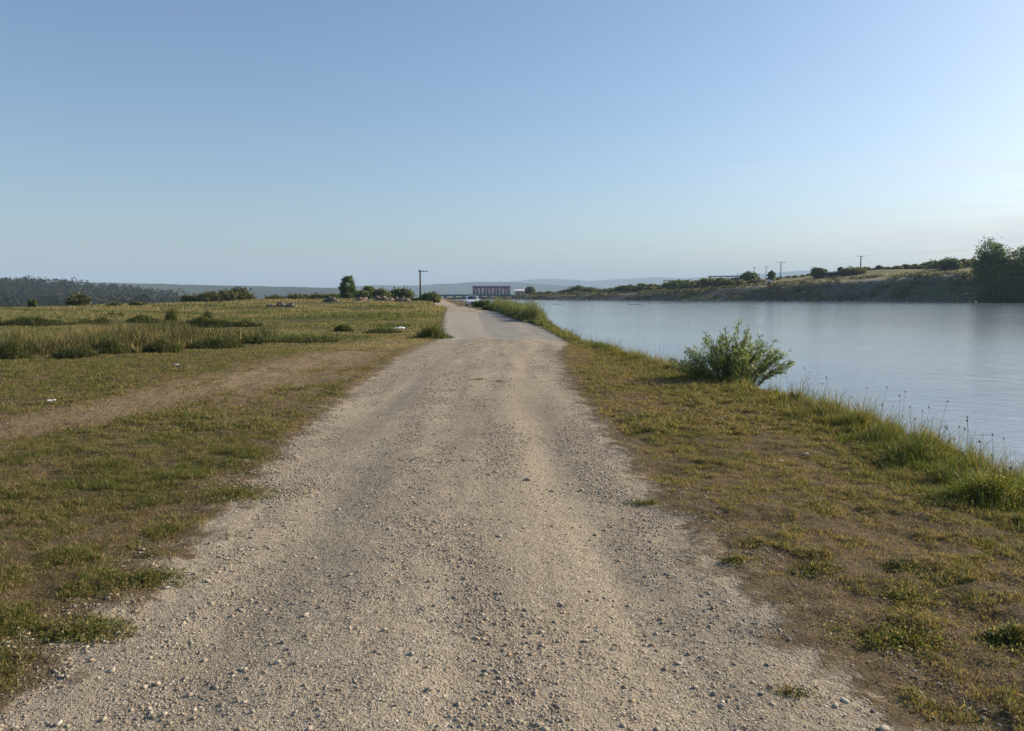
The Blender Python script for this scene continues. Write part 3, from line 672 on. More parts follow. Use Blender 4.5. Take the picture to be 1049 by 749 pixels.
for k in range(46):
    y = 2.8 * (14 / 2.8) ** rng.uniform(); x = float(XL(y) + rng.uniform(0.02, 0.98) * (XR(y) - XL(y)))
    r = rng.uniform(0.009, 0.017) * (1 + y / 18); o = bpy.data.objects.new('stone', stones[int(rng.choice([0, 1, 3, 4, 5]))]); link(o)
    o.location = (x, y, gz(x, y) + r * 0.25); o.scale = (r, r * rng.uniform(0.8, 1.1), r * rng.uniform(0.6, 1)); o.rotation_euler = (rng.uniform(-.3, .3), rng.uniform(-.3, .3), rng.uniform(0, 6.28))
    tag(o, 'fist sized or smaller loose stone among the gravel of the track', 'stone', 'loose stones on the gravel track')

# ------------------------------------------------------------------ clumps of grass that stand out
def clump(px, py, wd, h, seed, label, cat='grass clump', n=900, cols=None, dry=0.25, name='grass_clump', wmul=1.0, lf=0, squash=0.7, group=None, seeds=False):
    rng = np.random.default_rng(seed); x0, y0 = at(px, py); a = rng.uniform(0, 6.283, n); r = rng.uniform(0, 1, n) ** 0.75 * (0.55 + 1.3 * fbm(np.cos(a) * 1.6 + seed, np.sin(a) * 1.6, 171, 3)) * 1.0
    x = np.cos(a) * r * wd / 2; y = np.sin(a) * r * wd / 2 * squash; zb = gz(x0, y0)
    z = height(x0 + x, y0 + y) - zb - 0.005
    H = h * np.clip(1 - 0.8 * r, 0.12, 1) * rng.uniform(0.3, 1.2, n) * (0.5 + fbm(x * 9, y * 9, seed))
    c = np.where(rng.uniform(0, 1, n)[:, None] < dry, pal(rng, n, G_DRY), pal(rng, n, cols or [(0.048, 0.068, 0.015), (0.080, 0.105, 0.022), (0.13, 0.15, 0.035), (0.17, 0.155, 0.05)]))
    sets = [blades(np.stack([x, y, z], 1), H, 0.004 * wmul * rng.uniform(0.6, 1.4, n), c, rng, 0.7)]
    ls = []
    if lf:
        lf *= 0.75; m = int(n * 0.7); i = rng.integers(0, n, m); P = np.stack([x[i] * 1.05, y[i] * 1.05, z[i] + H[i] * rng.uniform(0.3, 1, m)], 1) + rng.normal(size=(m, 3)) * 0.01
        Vl, Ql = leaves(P, np.full(m, lf), rng, 0.45, 0.8); ls = [(Vl, Ql, np.repeat(c[i], 4, 0))]
    Vs, Q, T, Cs = [], [], [], []; off = 0
    for V, q, t, c_ in sets: Vs.append(V); Q.append(q + off); T.append(t + off); Cs.append(c_); off += len(V)
    for V, q, c_ in ls: Vs.append(V); Q.append(q + off); Cs.append(c_); off += len(V)
    o = npmesh(name, np.concatenate(Vs), [np.concatenate(Q), np.concatenate(T)], M_grass, col=np.concatenate(Cs)); o.location = (x0, y0, zb)
    return tag(o, label, cat, group)
clump(922, 652, 0.42, 0.07, 1, 'bright green grass tuft in the lower right verge', lf=0.012, n=2200)
clump(1040, 650, 0.34, 0.08, 2, 'leafy green tuft at the right edge of the picture, below the water', lf=0.014, n=1800)
clump(665, 513, 0.40, 0.045, 3, 'low green tuft alone on bare sand at the right side of the track', n=900, lf=0.01, squash=0.45)
clump(812, 706, 0.30, 0.03, 4, 'flat sparse weed on the gravel at lower right', n=420, cols=[(0.04, 0.05, 0.02), (0.08, 0.08, 0.03)], lf=0.009, dry=0.3)
clump(755, 574, 0.22, 0.06, 5, 'small weed standing at the right edge of the gravel', n=500, lf=0.011)
clump(835, 583, 0.30, 0.05, 6, 'round green weed in the middle of the right verge', n=900, lf=0.012)
clump(925, 583, 0.30, 0.06, 7, 'dark weed with dry stems right of the round green weed', n=900, lf=0.012, cols=[(0.035, 0.05, 0.018), (0.06, 0.075, 0.025)])
clump(935, 610, 0.34, 0.05, 8, 'yellow green weed just above the bright green tuft', n=900, lf=0.012, cols=[(0.09, 0.11, 0.022), (0.13, 0.14, 0.03)])
clump(491, 391, 0.5, 0.06, 9, 'left one of two small tufts in the middle of the far gravel', n=240, wmul=2, squash=0.4, cols=[(0.06, 0.06, 0.025)])
clump(511, 393, 0.6, 0.05, 10, 'right one of two small tufts in the middle of the far gravel', n=240, wmul=2, squash=0.4, cols=[(0.06, 0.06, 0.025)])
clump(945, 470, 1.0, 0.2, 11, 'mid green grass clump leaning over the water edge, right', n=2600, wmul=1.4, lf=0.014, cols=[(0.05, 0.075, 0.02), (0.09, 0.12, 0.03)])
clump(1018, 512, 0.95, 0.30, 12, 'vivid yellow green grass clump at the water edge by the right border', n=3600, wmul=1.4, lf=0.016, dry=0.18, cols=[(0.06, 0.085, 0.018), (0.12, 0.15, 0.03), (0.18, 0.20, 0.045)])
clump(443, 346, 1.3, 0.85, 13, 'green grass clump at the left corner where the paved road starts', n=2200, wmul=4, cols=[(0.055, 0.085, 0.022), (0.09, 0.12, 0.035)])
clump(300, 572, 0.5, 0.05, 14, 'small green weed at the left edge of the gravel', n=900, lf=0.01)if False else None
clump(245, 505, 0.7, 0.07, 15, 'lush dark weed patch along the left gravel edge, middle distance', n=2200, lf=0.013)
clump(150, 592, 0.42, 0.055, 16, 'thick leafy weed patch at the left gravel edge near the camera', n=2600, lf=0.013)
clump(88, 645, 0.42, 0.055, 17, 'nearest leafy weed patch on the left, above the chalky stone', n=2400, lf=0.012)
for i, (px, py, q) in enumerate([(592, 348, 'straw green tuft at the right front corner of the paved road'), (612, 352, 'straw green tuft on the bank, the second one from the paved road'), (634, 357, 'straw green tuft on the bank, the second one from the willow bush'), (660, 366, 'straw green tuft on the bank just left of the willow bush')]):
    clump(px, py, 0.9, 0.34, 20 + i, q, n=900, wmul=2.2, dry=0.5)

# dry flower stalks against the water
def stalk_mesh(seed, h):
    rng = np.random.default_rng(seed); mb = MB(); root = empty('flower_stalk', (0, 0, 0)); hd = MB()
    for k in range(1):
        a = rng.uniform(0, 6.28); q = rng.uniform(0.03, 0.12) * h * 2; hh = h * rng.uniform(0.6, 1)
        tip = (q * math.cos(a), q * math.sin(a), hh)
        mb.tube([(0, 0, -0.02), (tip[0] * 0.3, tip[1] * 0.3, hh * 0.55), tip], [0.0022, 0.0018, 0.0012], 4)
        hd.tube([(tip[0], tip[1], hh - 0.004), (tip[0], tip[1], hh + 0.006), (tip[0], tip[1], hh + 0.018)], [0.004, 0.009, 0.003], 6)
    mb.build('stem', M_stalk, root); hd.build('flower_head', M_head, root); return root
M_stalk = new_mat('dry_stalk', (0.13, 0.12, 0.05), 0.8); M_head = new_mat('seed_head', (0.10, 0.065, 0.055), 0.8)
protos = [stalk_mesh(s, h) for s, h in ((1, 0.42), (2, 0.5), (3, 0.36), (4, 0.58))]
first = [True] * 4; rs = random.Random(4)
for k in range(150):
    y = 5.2 * (30 / 5.2) ** rs.random(); x = float(XB(y)) + rs.uniform(-0.25, 0.55); i = rs.randrange(4)
    put_first(protos[i], (x, y, gz(x, y)), rs.uniform(0, 6.28), rs.uniform(0.75, 1.15), 'thin dry flower stalk with dark heads standing in the bank grass', 'flower', 'dry flower stalks on the bank')

# ------------------------------------------------------------------ willow bush by the water
def willow(px, py, wd, h, seed, label):
    rng = np.random.default_rng(seed); x0, y0 = at(px, py); root = empty('willow_bush', (x0, y0, gz(x0, y0)), 0, label, 'bush')
    mb = MB(); LP = []; LA = []; ton = []
    for k in range(165):
        a = rng.uniform(0, 6.283); out = rng.uniform(0.05, 1) ** 0.7; hh = h * rng.uniform(0.55, 1.08) * (1 - 0.45 * out ** 2)
        if k % 5 == 0: hh *= rng.uniform(1.1, 1.4)
        bx, by = 0.35 * wd / 2 * out * math.cos(a), 0.3 * wd / 2 * out * math.sin(a)
        ex, ey = wd / 2 * out * math.cos(a) * rng.uniform(0.8, 1.1), wd / 2 * 0.75 * out * math.sin(a)
        pts = [np.array((bx, by, -0.05)), np.array((bx + (ex - bx) * 0.35, by + (ey - by) * 0.35, hh * 0.5)), np.array((bx + (ex - bx) * 0.7, by + (ey - by) * 0.7, hh * 0.82)), np.array((ex, ey, hh))]
        mb.tube(pts, [0.007, 0.005, 0.0035, 0.0015], 4)
        m = 62; t = rng.uniform(0.12, 1, m) ** 0.8 * 3; i = np.minimum(t.astype(int), 2); f = (t - i)[:, None]; pa = np.array(pts)
        LP.append(pa[i] * (1 - f) + pa[i + 1] * f + rng.normal(size=(m, 3)) * 0.018); d = pa[i + 1] - pa[i]; LA.append(d / np.linalg.norm(d, axis=1)[:, None]); ton.append(np.full(m, rng.uniform(0.8, 1.25)))
    mb.build('branch_stems', M_bark, root)
    P = np.concatenate(LP); A = np.concatenate(LA) * 0.7 + rng.normal(size=P.shape) * 0.55; A /= np.linalg.norm(A, axis=1)[:, None]
    B = np.cross(A, rng.normal(size=P.shape)); B /= np.linalg.norm(B, axis=1)[:, None]; s = rng.uniform(0.03, 0.055, len(P))[:, None]
    V = np.stack([P, P + A * s - B * s * 0.2, P + A * s * 2, P + A * s + B * s * 0.2], 1).reshape(-1, 3)
    c = pal(rng, len(P), [(0.07, 0.098, 0.034), (0.12, 0.16, 0.058), (0.27, 0.31, 0.19), (0.19, 0.22, 0.07)], [0.28, 0.34, 0.24, 0.14]) * np.concatenate(ton)[:, None]
    npmesh('foliage', V, [np.arange(len(V)).reshape(-1, 4)], M_leaf, root, col=np.repeat(c, 4, 0)); return root
willow(750, 388, 2.35, 1.0, 3, 'leafy willow bush with upright shoots standing at the water edge')

# bushes beside the far end of the paved road
B_COLS = [(0.070, 0.092, 0.030), (0.11, 0.135, 0.044), (0.16, 0.175, 0.07)]
D_COLS = [(0.050, 0.074, 0.026), (0.078, 0.108, 0.036), (0.115, 0.14, 0.048)]
W_COLS = [(0.050, 0.066, 0.020), (0.085, 0.10, 0.032), (0.12, 0.115, 0.045), (0.20, 0.165, 0.08)]
O_COLS = [(0.095, 0.105, 0.038), (0.135, 0.12, 0.05), (0.065, 0.08, 0.028)]
def bush(px, py_top, Y, wpx, seed, label, cols=B_COLS, K=60, per=22, group=None, name='bush', leaf=None, depth=None, base=None, cat='bush', low=0.0):
    x = xat(px, Y); zb = gz(x, Y) if base is None else base; h = zat(py_top, Y) - zb; wd = wpx / F_PX * Y
    r = make_tree(name, h, wd, seed, leaf or 1.35 * Y / F_PX, K, int(per * 1.7), low, False, cols, ('stems', 'foliage'), depth=depth)
    r.location = (x, Y, zb - 0.03); return tag(r, label, cat, group)
bush(495, 308.5, 100, 20, 34, 'bright green bush just right of the parked car', [(0.07, 0.10, 0.026), (0.11, 0.14, 0.04)], 50, 22)
bush(500, 314.5, 84, 12, 35, 'dark brown green bush in front of the bright green one', D_COLS, 40, 22)
bush(511, 308, 125, 16, 52, 'distant green bush hiding the foot of the dam', B_COLS, 40, 22)
bush(569, 332, 39, 8, 36, 'tiny bush alone at the right edge of the paved road', B_COLS, 20, 20)
# left field: the bushes and trees one can tell apart
L_ = [
 (222, 335, 23.6, 46, 'dark low bush in the field left of the grass track, the nearest of its row', W_COLS),
 (166, 343, 22.0, 34, 'dark low bush at the right end of the tall weed belt', W_COLS),
 (76, 342, 20.2, 38, 'dark weedy bush in front of the middle of the tall weed belt', W_COLS),
 (12, 340, 19.6, 32, 'dark weedy bush at the left end of the tall weed belt', W_COLS),
 (112, 340, 21.5, 40, 'olive weedy bush between two dark ones in the weed belt', W_COLS),
 (216, 319.5, 41, 92, 'long dark bush crossing the middle of the left field', W_COLS),
 (120, 317, 51, 20, 'dark green rounded bush beyond the tall weed belt', W_COLS),
 (40, 324.5, 39, 90, 'wide dark bush beyond the tall weed belt at far left', W_COLS),
 (98, 324, 40, 46, 'low dark thicket between two bushes beyond the weed belt', W_COLS),
 (148, 322, 44, 30, 'low olive thicket right of the rounded dark bush', W_COLS),
 (176, 316, 43, 12, 'small upright leafy bush at the left end of the long dark bush', W_COLS),
 (213, 315.5, 46, 9, 'dark knob of leaves sticking out above the long dark bush', W_COLS),
 (262, 341, 26, 36, 'flat dark weed patch just right of the nearest dark bush', W_COLS),
 (312, 342, 27, 60, 'flat dark weed patch in the middle of the field', W_COLS),
 (392, 337, 33, 34, 'grey green weed patch below the white bag', W_COLS),
 (352, 330, 35, 16, 'small dark green weed clump left of the white bag', W_COLS),
 (82, 302.5, 105, 22, 'rounded olive bush standing against the distant wood', O_COLS),
 (142, 310, 100, 16, 'small brown bush on the field edge against the wood', O_COLS),
 (118, 311, 98, 14, 'low brownish bush on the field edge beside the olive one', O_COLS),
 (195, 303, 150, 14, 'small tan bush left of the long hedge', O_COLS),
 (215, 299.5, 150, 30, 'left end of the dark brown hedge on the field edge', O_COLS),
 (233, 298, 152, 28, 'middle of the dark brown hedge on the field edge', O_COLS),
 (247, 295.5, 155, 28, 'tallest rounded bush at the right end of the brown hedge', O_COLS),
 (283, 304, 165, 20, 'low bush right of the hedge on the field edge', O_COLS),
 (306, 303.5, 168, 22, 'low brown bush above the tyre heap', O_COLS),
 (326, 302, 170, 20, 'light brown bush left of the lone tree', O_COLS),
 (341, 301.5, 168, 16, 'green bush touching the left side of the lone tree', D_COLS),
 (379, 292, 175, 12, 'pale slim bush right of the lone tree', B_COLS),
 (371, 299, 168, 22, 'dark bush at the right foot of the lone tree', D_COLS),
 (392, 297, 165, 20, 'olive rounded bush in the middle of the row by the lone tree', B_COLS),
 (412, 296.5, 168, 24, 'dark rounded bush left of the wooden pole', D_COLS),
 (424, 307.5, 140, 16, 'dark low bush at the foot of the pole', D_COLS),
 (442, 300.5, 140, 22, 'green bush right of the pole beside the track', B_COLS),
]
def weed(px, py, Y, wp, i, lab, co, dmax=1.6, bh=1.0, name='weed_bush', yo=0.0):
    "loose low weeds: many upright shoots, ragged outline"
    x0, y0 = xat(px, Y), Y; zb = gz(x0, y0); rg = np.random.default_rng(700 + i); W = wp / F_PX * Y; n = int(2600 * max(0.4, W / 2) * max(1, dmax / 2.5)); hh = max(0.12, zat(py, Y) - zb) * bh
    a = rg.uniform(0, 6.283, n); q = rg.uniform(0, 1, n) ** 0.6; X_ = np.cos(a) * q * W / 2 * 1.15; Y_ = np.sin(a) * q * min(W, dmax) * 0.45
    prof = (0.25 + 0.95 * vnoise(X_ * 2.2 + i * 7, Y_ * 1.5, 720 + i)) * np.clip(1.15 - q, 0.1, 1); Hn = hh * prof * rg.uniform(0.5, 1.25, n) + 0.06
    zz = height(x0 + X_, y0 + Y_) - zb - 0.01; cb = pal(rg, n, co, [0.34, 0.34, 0.2, 0.12])
    Vb, Qb, Tb, Cb = blades(np.stack([X_, Y_, zz], 1), Hn, 0.011 * (Y / 20) * rg.uniform(0.6, 1.4, n), cb, rg, 0.45)
    m = n * 2; k = rg.integers(0, n, m); Pl = np.stack([X_[k], Y_[k], zz[k] + Hn[k] * rg.uniform(0.15, 0.95, m)], 1) + rg.normal(size=(m, 3)) * 0.03; Pl[:, 2] = np.maximum(Pl[:, 2], zz[k] + 0.01)
    Vl, Ql = leaves(Pl, np.full(m, 1.0 * Y / F_PX), rg, 0.5); Cl = np.repeat(pal(rg, m, co, [0.45, 0.35, 0.15, 0.05]), 4, 0)
    root = empty(name, (x0, y0, zb), 0, lab, 'bush')
    npmesh('foliage', np.concatenate([Vb, Vl]), [np.concatenate([Qb, Ql + len(Vb)]), Tb], M_grass, root, col=np.concatenate([Cb, Cl]))
for i, (px, py, Y, wp, lab, co) in enumerate(L_):
    if co is W_COLS: weed(px, py, Y, wp, i, lab, co)
    else: bush(px, py, Y, wp, 400 + i, lab, co, 60 if wp < 40 else 95, 24, depth=(wp / F_PX * Y) * 0.6)
R_COLS = [(0.085, 0.11, 0.036), (0.13, 0.15, 0.05), (0.19, 0.20, 0.085), (0.25, 0.22, 0.12)]
def reed_bush(y0, y1, h, seed, lab, w0=-0.75, w1=1.1):
    rg = np.random.default_rng(seed); ym = (y0 + y1) / 2; xm = float(XB(ym)); zb = gz(xm, ym); n = 5200; y = rg.uniform(y0, y1, n); o = rg.uniform(w0, w1, n); x = XB(y) + o
    e = np.clip(np.minimum(y - y0, y1 - y) / 1.5, 0.25, 1) * np.clip(np.minimum(o - w0, w1 - o) / 0.5, 0.3, 1)
    Hn = h * e * (0.35 + 0.9 * vnoise(x * 1.7, y * 0.9, seed)) * rg.uniform(0.5, 1.3, n) + 0.05; zz = height(x, y) - zb - 0.01
    Vb, Qb, Tb, Cb = blades(np.stack([x - xm, y - ym, zz], 1), Hn, 0.022 * (ym / 50) * rg.uniform(0.6, 1.4, n), pal(rg, n, R_COLS, [0.3, 0.3, 0.25, 0.15]), rg, 0.35)
    m = 7000; k = rg.integers(0, n, m); P = np.stack([x[k] - xm, y[k] - ym, zz[k] + Hn[k] * rg.uniform(0.1, 0.95, m)], 1) + rg.normal(size=(m, 3)) * 0.04; P[:, 2] = np.maximum(P[:, 2], zz[k] + 0.01)
    Vl, Ql = leaves(P, np.full(m, 0.8 * ym / F_PX), rg, 0.5); root = empty('reed_bush', (xm, ym, zb), 0, lab, 'bush')
    npmesh('foliage', np.concatenate([Vb, Vl]), [np.concatenate([Qb, Ql + len(Vb)]), Tb], M_grass, root, col=np.concatenate([Cb, np.repeat(pal(rg, m, R_COLS, [0.4, 0.35, 0.2, 0.05]), 4, 0)]))
reed_bush(41, 47, 0.55, 811, 'lowest reedy bush, nearest the camera at the paved road edge', -0.35, 0.9)
reed_bush(46, 53, 1.05, 812, 'tall reedy bush second nearest along the paved road edge')
reed_bush(52, 61, 1.15, 813, 'middle one of the reedy bushes along the right edge of the paved road')
reed_bush(60, 73, 1.1, 814, 'reedy bush before the far end of the paved road')
reed_bush(72, 90, 1.1, 815, 'farthest reedy bush, between the paved road end and the parked car')
def tree_at(px, top, Y, wpx, seed, label, cols, name='tree', K=120, per=30, low=0.1, base=None, leaf=None, **kw):
    x = xat(px, Y); zb = gz(x, Y) if base is None else base; h = zat(top, Y) - zb
    r = make_tree(name, h, wpx / F_PX * Y, seed, leaf or 1.0 * Y / F_PX, K, int(per * 1.4), low, True, cols, **kw); r.location = (x, Y, zb); return tag(r, label, 'tree')
tree_at(357, 281, 165, 16, 1, 'lone dense green tree standing left of the pole', [(0.06, 0.095, 0.03), (0.09, 0.13, 0.042)], K=110, low=0.05)
tree_at(35, 306, 92, 9, 2, 'small sapling on the field edge at far left', D_COLS, K=40, per=20)

# heaps
def heap(name, px, py, Y, wpx, hpx, seed, mat, n, r, label, cat, col):
    rng = np.random.default_rng(seed); x0 = xat(px, Y); zb = gz(x0, Y); W = wpx / F_PX * Y; H = hpx / F_PX * Y; Vs = []; Fs_ = []; Cs = []; off = 0
    for k in range(n):
        v, f = ico(seed * 50 + k % 7); u = rng.uniform(-1, 1); p = np.array([u * W / 2, rng.normal() * W * 0.08, rng.uniform(0, 1) * H * (1 - u * u * 0.7) * (0.6 + 0.4 * math.sin(u * 9 + seed))])
        v = v * r * rng.uniform(0.5, 1.2) + p; Vs.append(v); Fs_.append(f + off); off += 12; Cs.append(np.tile(pal(rng, 1, col), (12, 1)))
    o = npmesh(name, np.concatenate(Vs), [np.concatenate(Fs_)], mat, col=np.concatenate(Cs)); o.location = (x0, Y, zb); return tag(o, label, cat)
heap('rubble_heap', 290, 315, 86, 31, 5, 3, M_stone, 110, 0.22, 'long heap of dark rubble in the left field', 'rubble heap', [(0.05, 0.05, 0.05), (0.09, 0.08, 0.075), (0.2, 0.18, 0.16)])
heap('soil_heap', 340, 314, 112, 13, 6, 4, M_stone, 60, 0.35, 'small grey brown soil heap left of the pinkish ones', 'soil heap', [(0.17, 0.14, 0.11), (0.10, 0.09, 0.07)])
heap('soil_heap', 372, 312, 128, 16, 6, 5, M_stone, 60, 0.4, 'pinkish brown soil heap below the lone tree', 'soil heap', [(0.30, 0.22, 0.17), (0.20, 0.15, 0.12)])
heap('soil_heap', 392, 312, 130, 20, 6.5, 6, M_stone, 80, 0.4, 'wide pinkish soil heap in the middle of the heaps', 'soil heap', [(0.30, 0.22, 0.17), (0.22, 0.16, 0.13)])
heap('soil_heap', 412, 311, 132, 16, 6, 7, M_stone, 60, 0.4, 'pinkish brown soil heap nearest the pole', 'soil heap', [(0.28, 0.21, 0.16), (0.20, 0.15, 0.12)])

# ------------------------------------------------------------------ litter
M_paper = new_mat('white_litter', (0.78, 0.80, 0.82), 0.6)
def litter(px, py, s, label, seed):
    rng = np.random.default_rng(seed); x, y = at(px, py); n = 6; V = []; 
    for j in range(n):
        for i in range(n): V.append(((i / 5 - .5) * s * (1 + .2 * rng.normal()), (j / 5 - .5) * s * 0.7, s * 0.28 * rng.uniform(0, 1)))
    Q = [(j * n + i, j * n + i + 1, (j + 1) * n + i + 1, (j + 1) * n + i) for j in range(n - 1) for i in range(n - 1)]
    o = npmesh('litter', V, [Q], M_paper, smooth=False); m = o.modifiers.new('thick', 'SOLIDIFY'); m.thickness = 0.001
    o.location = (x, y, gz(x, y) + 0.02); tag(o, label, 'litter')
litter(52, 411, 0.11, 'crumpled white plastic scrap in the grass at far left', 1)
litter(409, 337, 0.42, 'white bag lying in the meadow left of the paved road', 2)
litter(181, 373, 0.09, 'small white scrap by the bare dirt patch on the left', 3)

# ------------------------------------------------------------------ poles
M_wood = new_mat('pole_wood', (0.085, 0.07, 0.055), 0.9); M_conc = new_mat('pole_concrete', (0.20, 0.19, 0.175), 0.9); M_cer = new_mat('insulator', (0.25, 0.22, 0.2), 0.3); M_wire = new_mat('wire', (0.05, 0.05, 0.05), 0.5)
def pole(px, top, Y, arm, label, mat=M_conc, r=0.14, side=0, base=None):
    x = xat(px, Y); zb = gz(x, Y) if base is None else base; z = zat(top, Y) - zb
    root = empty('utility_pole', (x, Y, zb), 0, label, 'utility pole')
    MB().tube([(0, 0, -0.5), (0, 0, z)], [r * 1.15, r * 0.8], 8).build('shaft', mat, root)
    x0, x1 = (-arm, arm) if side == 0 else (-0.3, arm * 2)
    MB().box(((x0 + x1) / 2, -r * 1.0, z - 0.35), (x1 - x0, 0.14, 0.14)).build('crossarm', mat, root)
    ins = [x0 + 0.1, x1 - 0.1] + ([0] if side == 0 else [(x0 + x1) / 2])
    for q in ins: MB().tube([(q, -r, z - 0.28), (q, -r, z - 0.1), (q, -r, z)], [0.05, 0.08, 0.03], 8).build('insulator', M_cer, root)
    return np.array([x, Y, zb + z])
p0 = pole(431, 276.5, 160, 0.75, 'tall dark wooden pole with one side arm, left of the track', M_wood, 0.18, 1)
pA = pole(798, 268, 345, 1.9, 'T shaped pole on the far bank, left of the right hand one', r=0.22)
pB = pole(879, 262, 330, 1.4, 'tallest pole on the far bank, right of the other T pole', r=0.26)
pC = pole(783, 273, 430, 1.2, 'slim distant pole just left of the near T pole', r=0.2, base=0.5)
pD = pole(771, 273.5, 470, 1.2, 'slim most distant pole at the left of the pole row', r=0.2, base=0.5)
pE = pole(754, 280, 500, 1.0, 'short distant pole above the dark roofed shed', r=0.2, base=0.5)
def wire(a, b, sag, name, label, r=0.02):
    pts = [a * (1 - t) + b * t - np.array([0, 0, sag * 4 * t * (1 - t)]) for t in np.linspace(0, 1, 14)]
    tag(MB().tube(pts, r, 4).build(name, M_wire), label, 'cable')
wire(p0 + np.array([1.3, -0.18, 0]), np.array([xat(485, 330), 330, 10.0]), 2.0, 'overhead_cable', 'thin cable leaving the wooden pole to the right', 0.012)
wire(pD, pC, 0.6, 'overhead_cable', 'thin cable between the two slim distant poles', 0.012)
wire(pC, pA, 0.8, 'overhead_cable', 'thin cable from the slim pole to the T pole', 0.012)
wire(pA, pB, 1.0, 'overhead_cable', 'thin cable between the two big far bank poles', 0.014)
wire(pB, np.array([xat(1120, 300), 300, 23.5]), 1.2, 'overhead_cable', 'thin cable rising right from the tallest pole over the trees', 0.018)

# ------------------------------------------------------------------ far bank: shrubs, sheds, kiosk, trees
shr = [make_tree('shrub', 3.0, 4.2, 500 + i, 0.36, 60, 36, 0.02, False, c, ('stems', 'foliage')) for i, c in enumerate([D_COLS, B_COLS, O_COLS, D_COLS])]
rs = random.Random(9)
FB = []
for px in list(range(548, 760, 4)): FB.append((px + rs.uniform(-3, 3), None))
profile_x = [548, 590, 640, 680, 720, 740, 757, 800, 830, 870, 900, 935, 960, 990]; profile_y = [300, 296, 293, 290, 286.5, 285, 286, 286, 281, 275.5, 272.5, 269.5, 267, 266]
for px in list(range(760, 835, 5)) + list(range(836, 990, 4)): FB.append((px + rs.uniform(-3, 3), None))
for px, _ in FB:
    Y0 = float(np.interp(px, [548, 570, 700, 800, 900, 1000], [400, 375, 322, 305, 290, 272])); Y = Y0 + rs.uniform(6, 30) + (24 if px > 780 else 0)
    x = xat(px, Y); z = gz(x, Y); want = zat(float(np.interp(px, profile_x, profile_y)) + rs.uniform(-1.0, 3.5), Y) - z
    s = max(0.35, min(1.7, want / 2.8)); i = rs.randrange(4)
    put_first(shr[i], (x, Y, z - 0.2), rs.uniform(0, 6.28), (s * rs.uniform(1.0, 2.1), s * 1.2, s), 'rounded scrub shrub on the crest of the far bank', 'shrub', 'shrubs along the far bank')
def far_tree(px, top, Y, wpx, seed, label, cols=D_COLS, low=0.05, **kw): return tree_at(px, top, Y, wpx, seed, label, cols, K=kw.pop('K', 90), per=kw.pop('per', 45), low=low, **kw)
far_tree(766, 279, 330, 17, 40, 'rounded grey green tree left of the kiosk on the far bank')
far_tree(789, 277.5, 335, 7, 41, 'narrow dark tree just left of the T shaped pole', K=50)
far_tree(837, 275, 320, 14, 42, 'dark tree at the left end of the long low shed')
far_tree(859, 274, 322, 6, 43, 'small tree above the right end of the long low shed', K=40)
far_tree(872, 276, 315, 20, 44, 'olive spreading tree left of the tallest pole', O_COLS)
far_tree(543, 294, 432, 9, 45, 'small round tree right of the dam')
far_tree(593, 294, 385, 16, 46, 'dark round tree at the left of the far bank')
far_tree(970, 266, 300, 22, 47, 'spreading scrub tree left of the big dark trees')
rng = np.random.default_rng(31); n = 5200; tx = rng.uniform(-5, 230, n); ty = Fs(tx) + rng.uniform(0, 1, n) ** 0.8 * (Tz(tx) + 26); kp = rng.uniform(0, 1, n) < ss(0.38, 0.6, fbm(tx / 9, ty / 5, 191)); tx, ty = tx[kp], ty[kp]; n = len(tx)
per = 22; W = rng.uniform(0.5, 1.7, n); P = np.stack([np.repeat(tx, per), np.repeat(ty, per), np.repeat(height(tx, ty), per)], 1) + rng.normal(size=(n * per, 3)) * np.repeat(W, per)[:, None] * np.array([0.6, 0.5, 0.28]) + np.array([0, 0, 0.2])
V, Q = leaves(P, np.full(len(P), 0.28), rng, 0.6); cl = np.repeat(pal(rng, n, [(0.06, 0.065, 0.03), (0.10, 0.10, 0.05), (0.045, 0.055, 0.025), (0.18, 0.15, 0.085)]), per, 0) * rng.uniform(0.8, 1.2, (len(P), 1))
tag(npmesh('bank_scrub', V, [Q], M_leaf, col=np.repeat(cl, 4, 0)), 'low weeds and scrub covering the far embankment', None, None, 'stuff')
n = 2600; tx = rng.uniform(-5, 230, n); ty = Fs(tx) + rng.normal(size=n) * 0.5 + 0.2; Vs = []; Fa = []; Ca = []; off = 0
for k in range(n):
    v, f = ico(400 + k % 6); v = v * rng.uniform(0.12, 0.5) + np.array([tx[k], ty[k], WATER_Z + rng.uniform(-0.1, 0.35)]); Vs.append(v); Fa.append(f + off); off += 12; Ca.append(np.tile(pal(rng, 1, [(0.22, 0.21, 0.19), (0.12, 0.115, 0.10), (0.32, 0.30, 0.27)]), (12, 1)))
tag(npmesh('shore_rocks', np.concatenate(Vs), [np.concatenate(Fa)], M_stone, col=np.concatenate(Ca)), 'line of broken rock along the far waterline', None, None, 'stuff')
# big trees over the water
TC = [(0.048, 0.074, 0.028), (0.078, 0.11, 0.04), (0.12, 0.15, 0.055)]
far_tree(1012, 247.5, 246, 34, 60, 'tallest dark leafy tree leaning over the far shore', TC, K=230, per=55, low=0.02, leaf=0.33)
far_tree(1042, 253, 243, 38, 61, 'dark tree at the right picture edge beside the tallest one', TC, K=210, per=55, low=0.02, leaf=0.33)
far_tree(1078, 250, 243, 42, 62, 'dark tree beyond the right edge of the group', TC, K=240, per=60, low=0.02, leaf=0.33)
far_tree(1026, 275, 240, 40, 63, 'low dark thicket under the big trees at the shoreline', TC, K=220, per=60, low=0.0, leaf=0.33)
far_tree(1062, 278, 239, 46, 64, 'right hand dark thicket under the big trees', TC, K=220, per=60, low=0.0, leaf=0.33)
M_dark = new_mat('dark_roof', (0.04, 0.042, 0.045), 0.8); M_wall = new_mat('pale_wall', (0.42, 0.40, 0.36), 0.9); M_red = new_mat('red_brick', (0.30, 0.09, 0.06), 0.85); M_white = new_mat('white_paint', (0.75, 0.74, 0.70), 0.6)
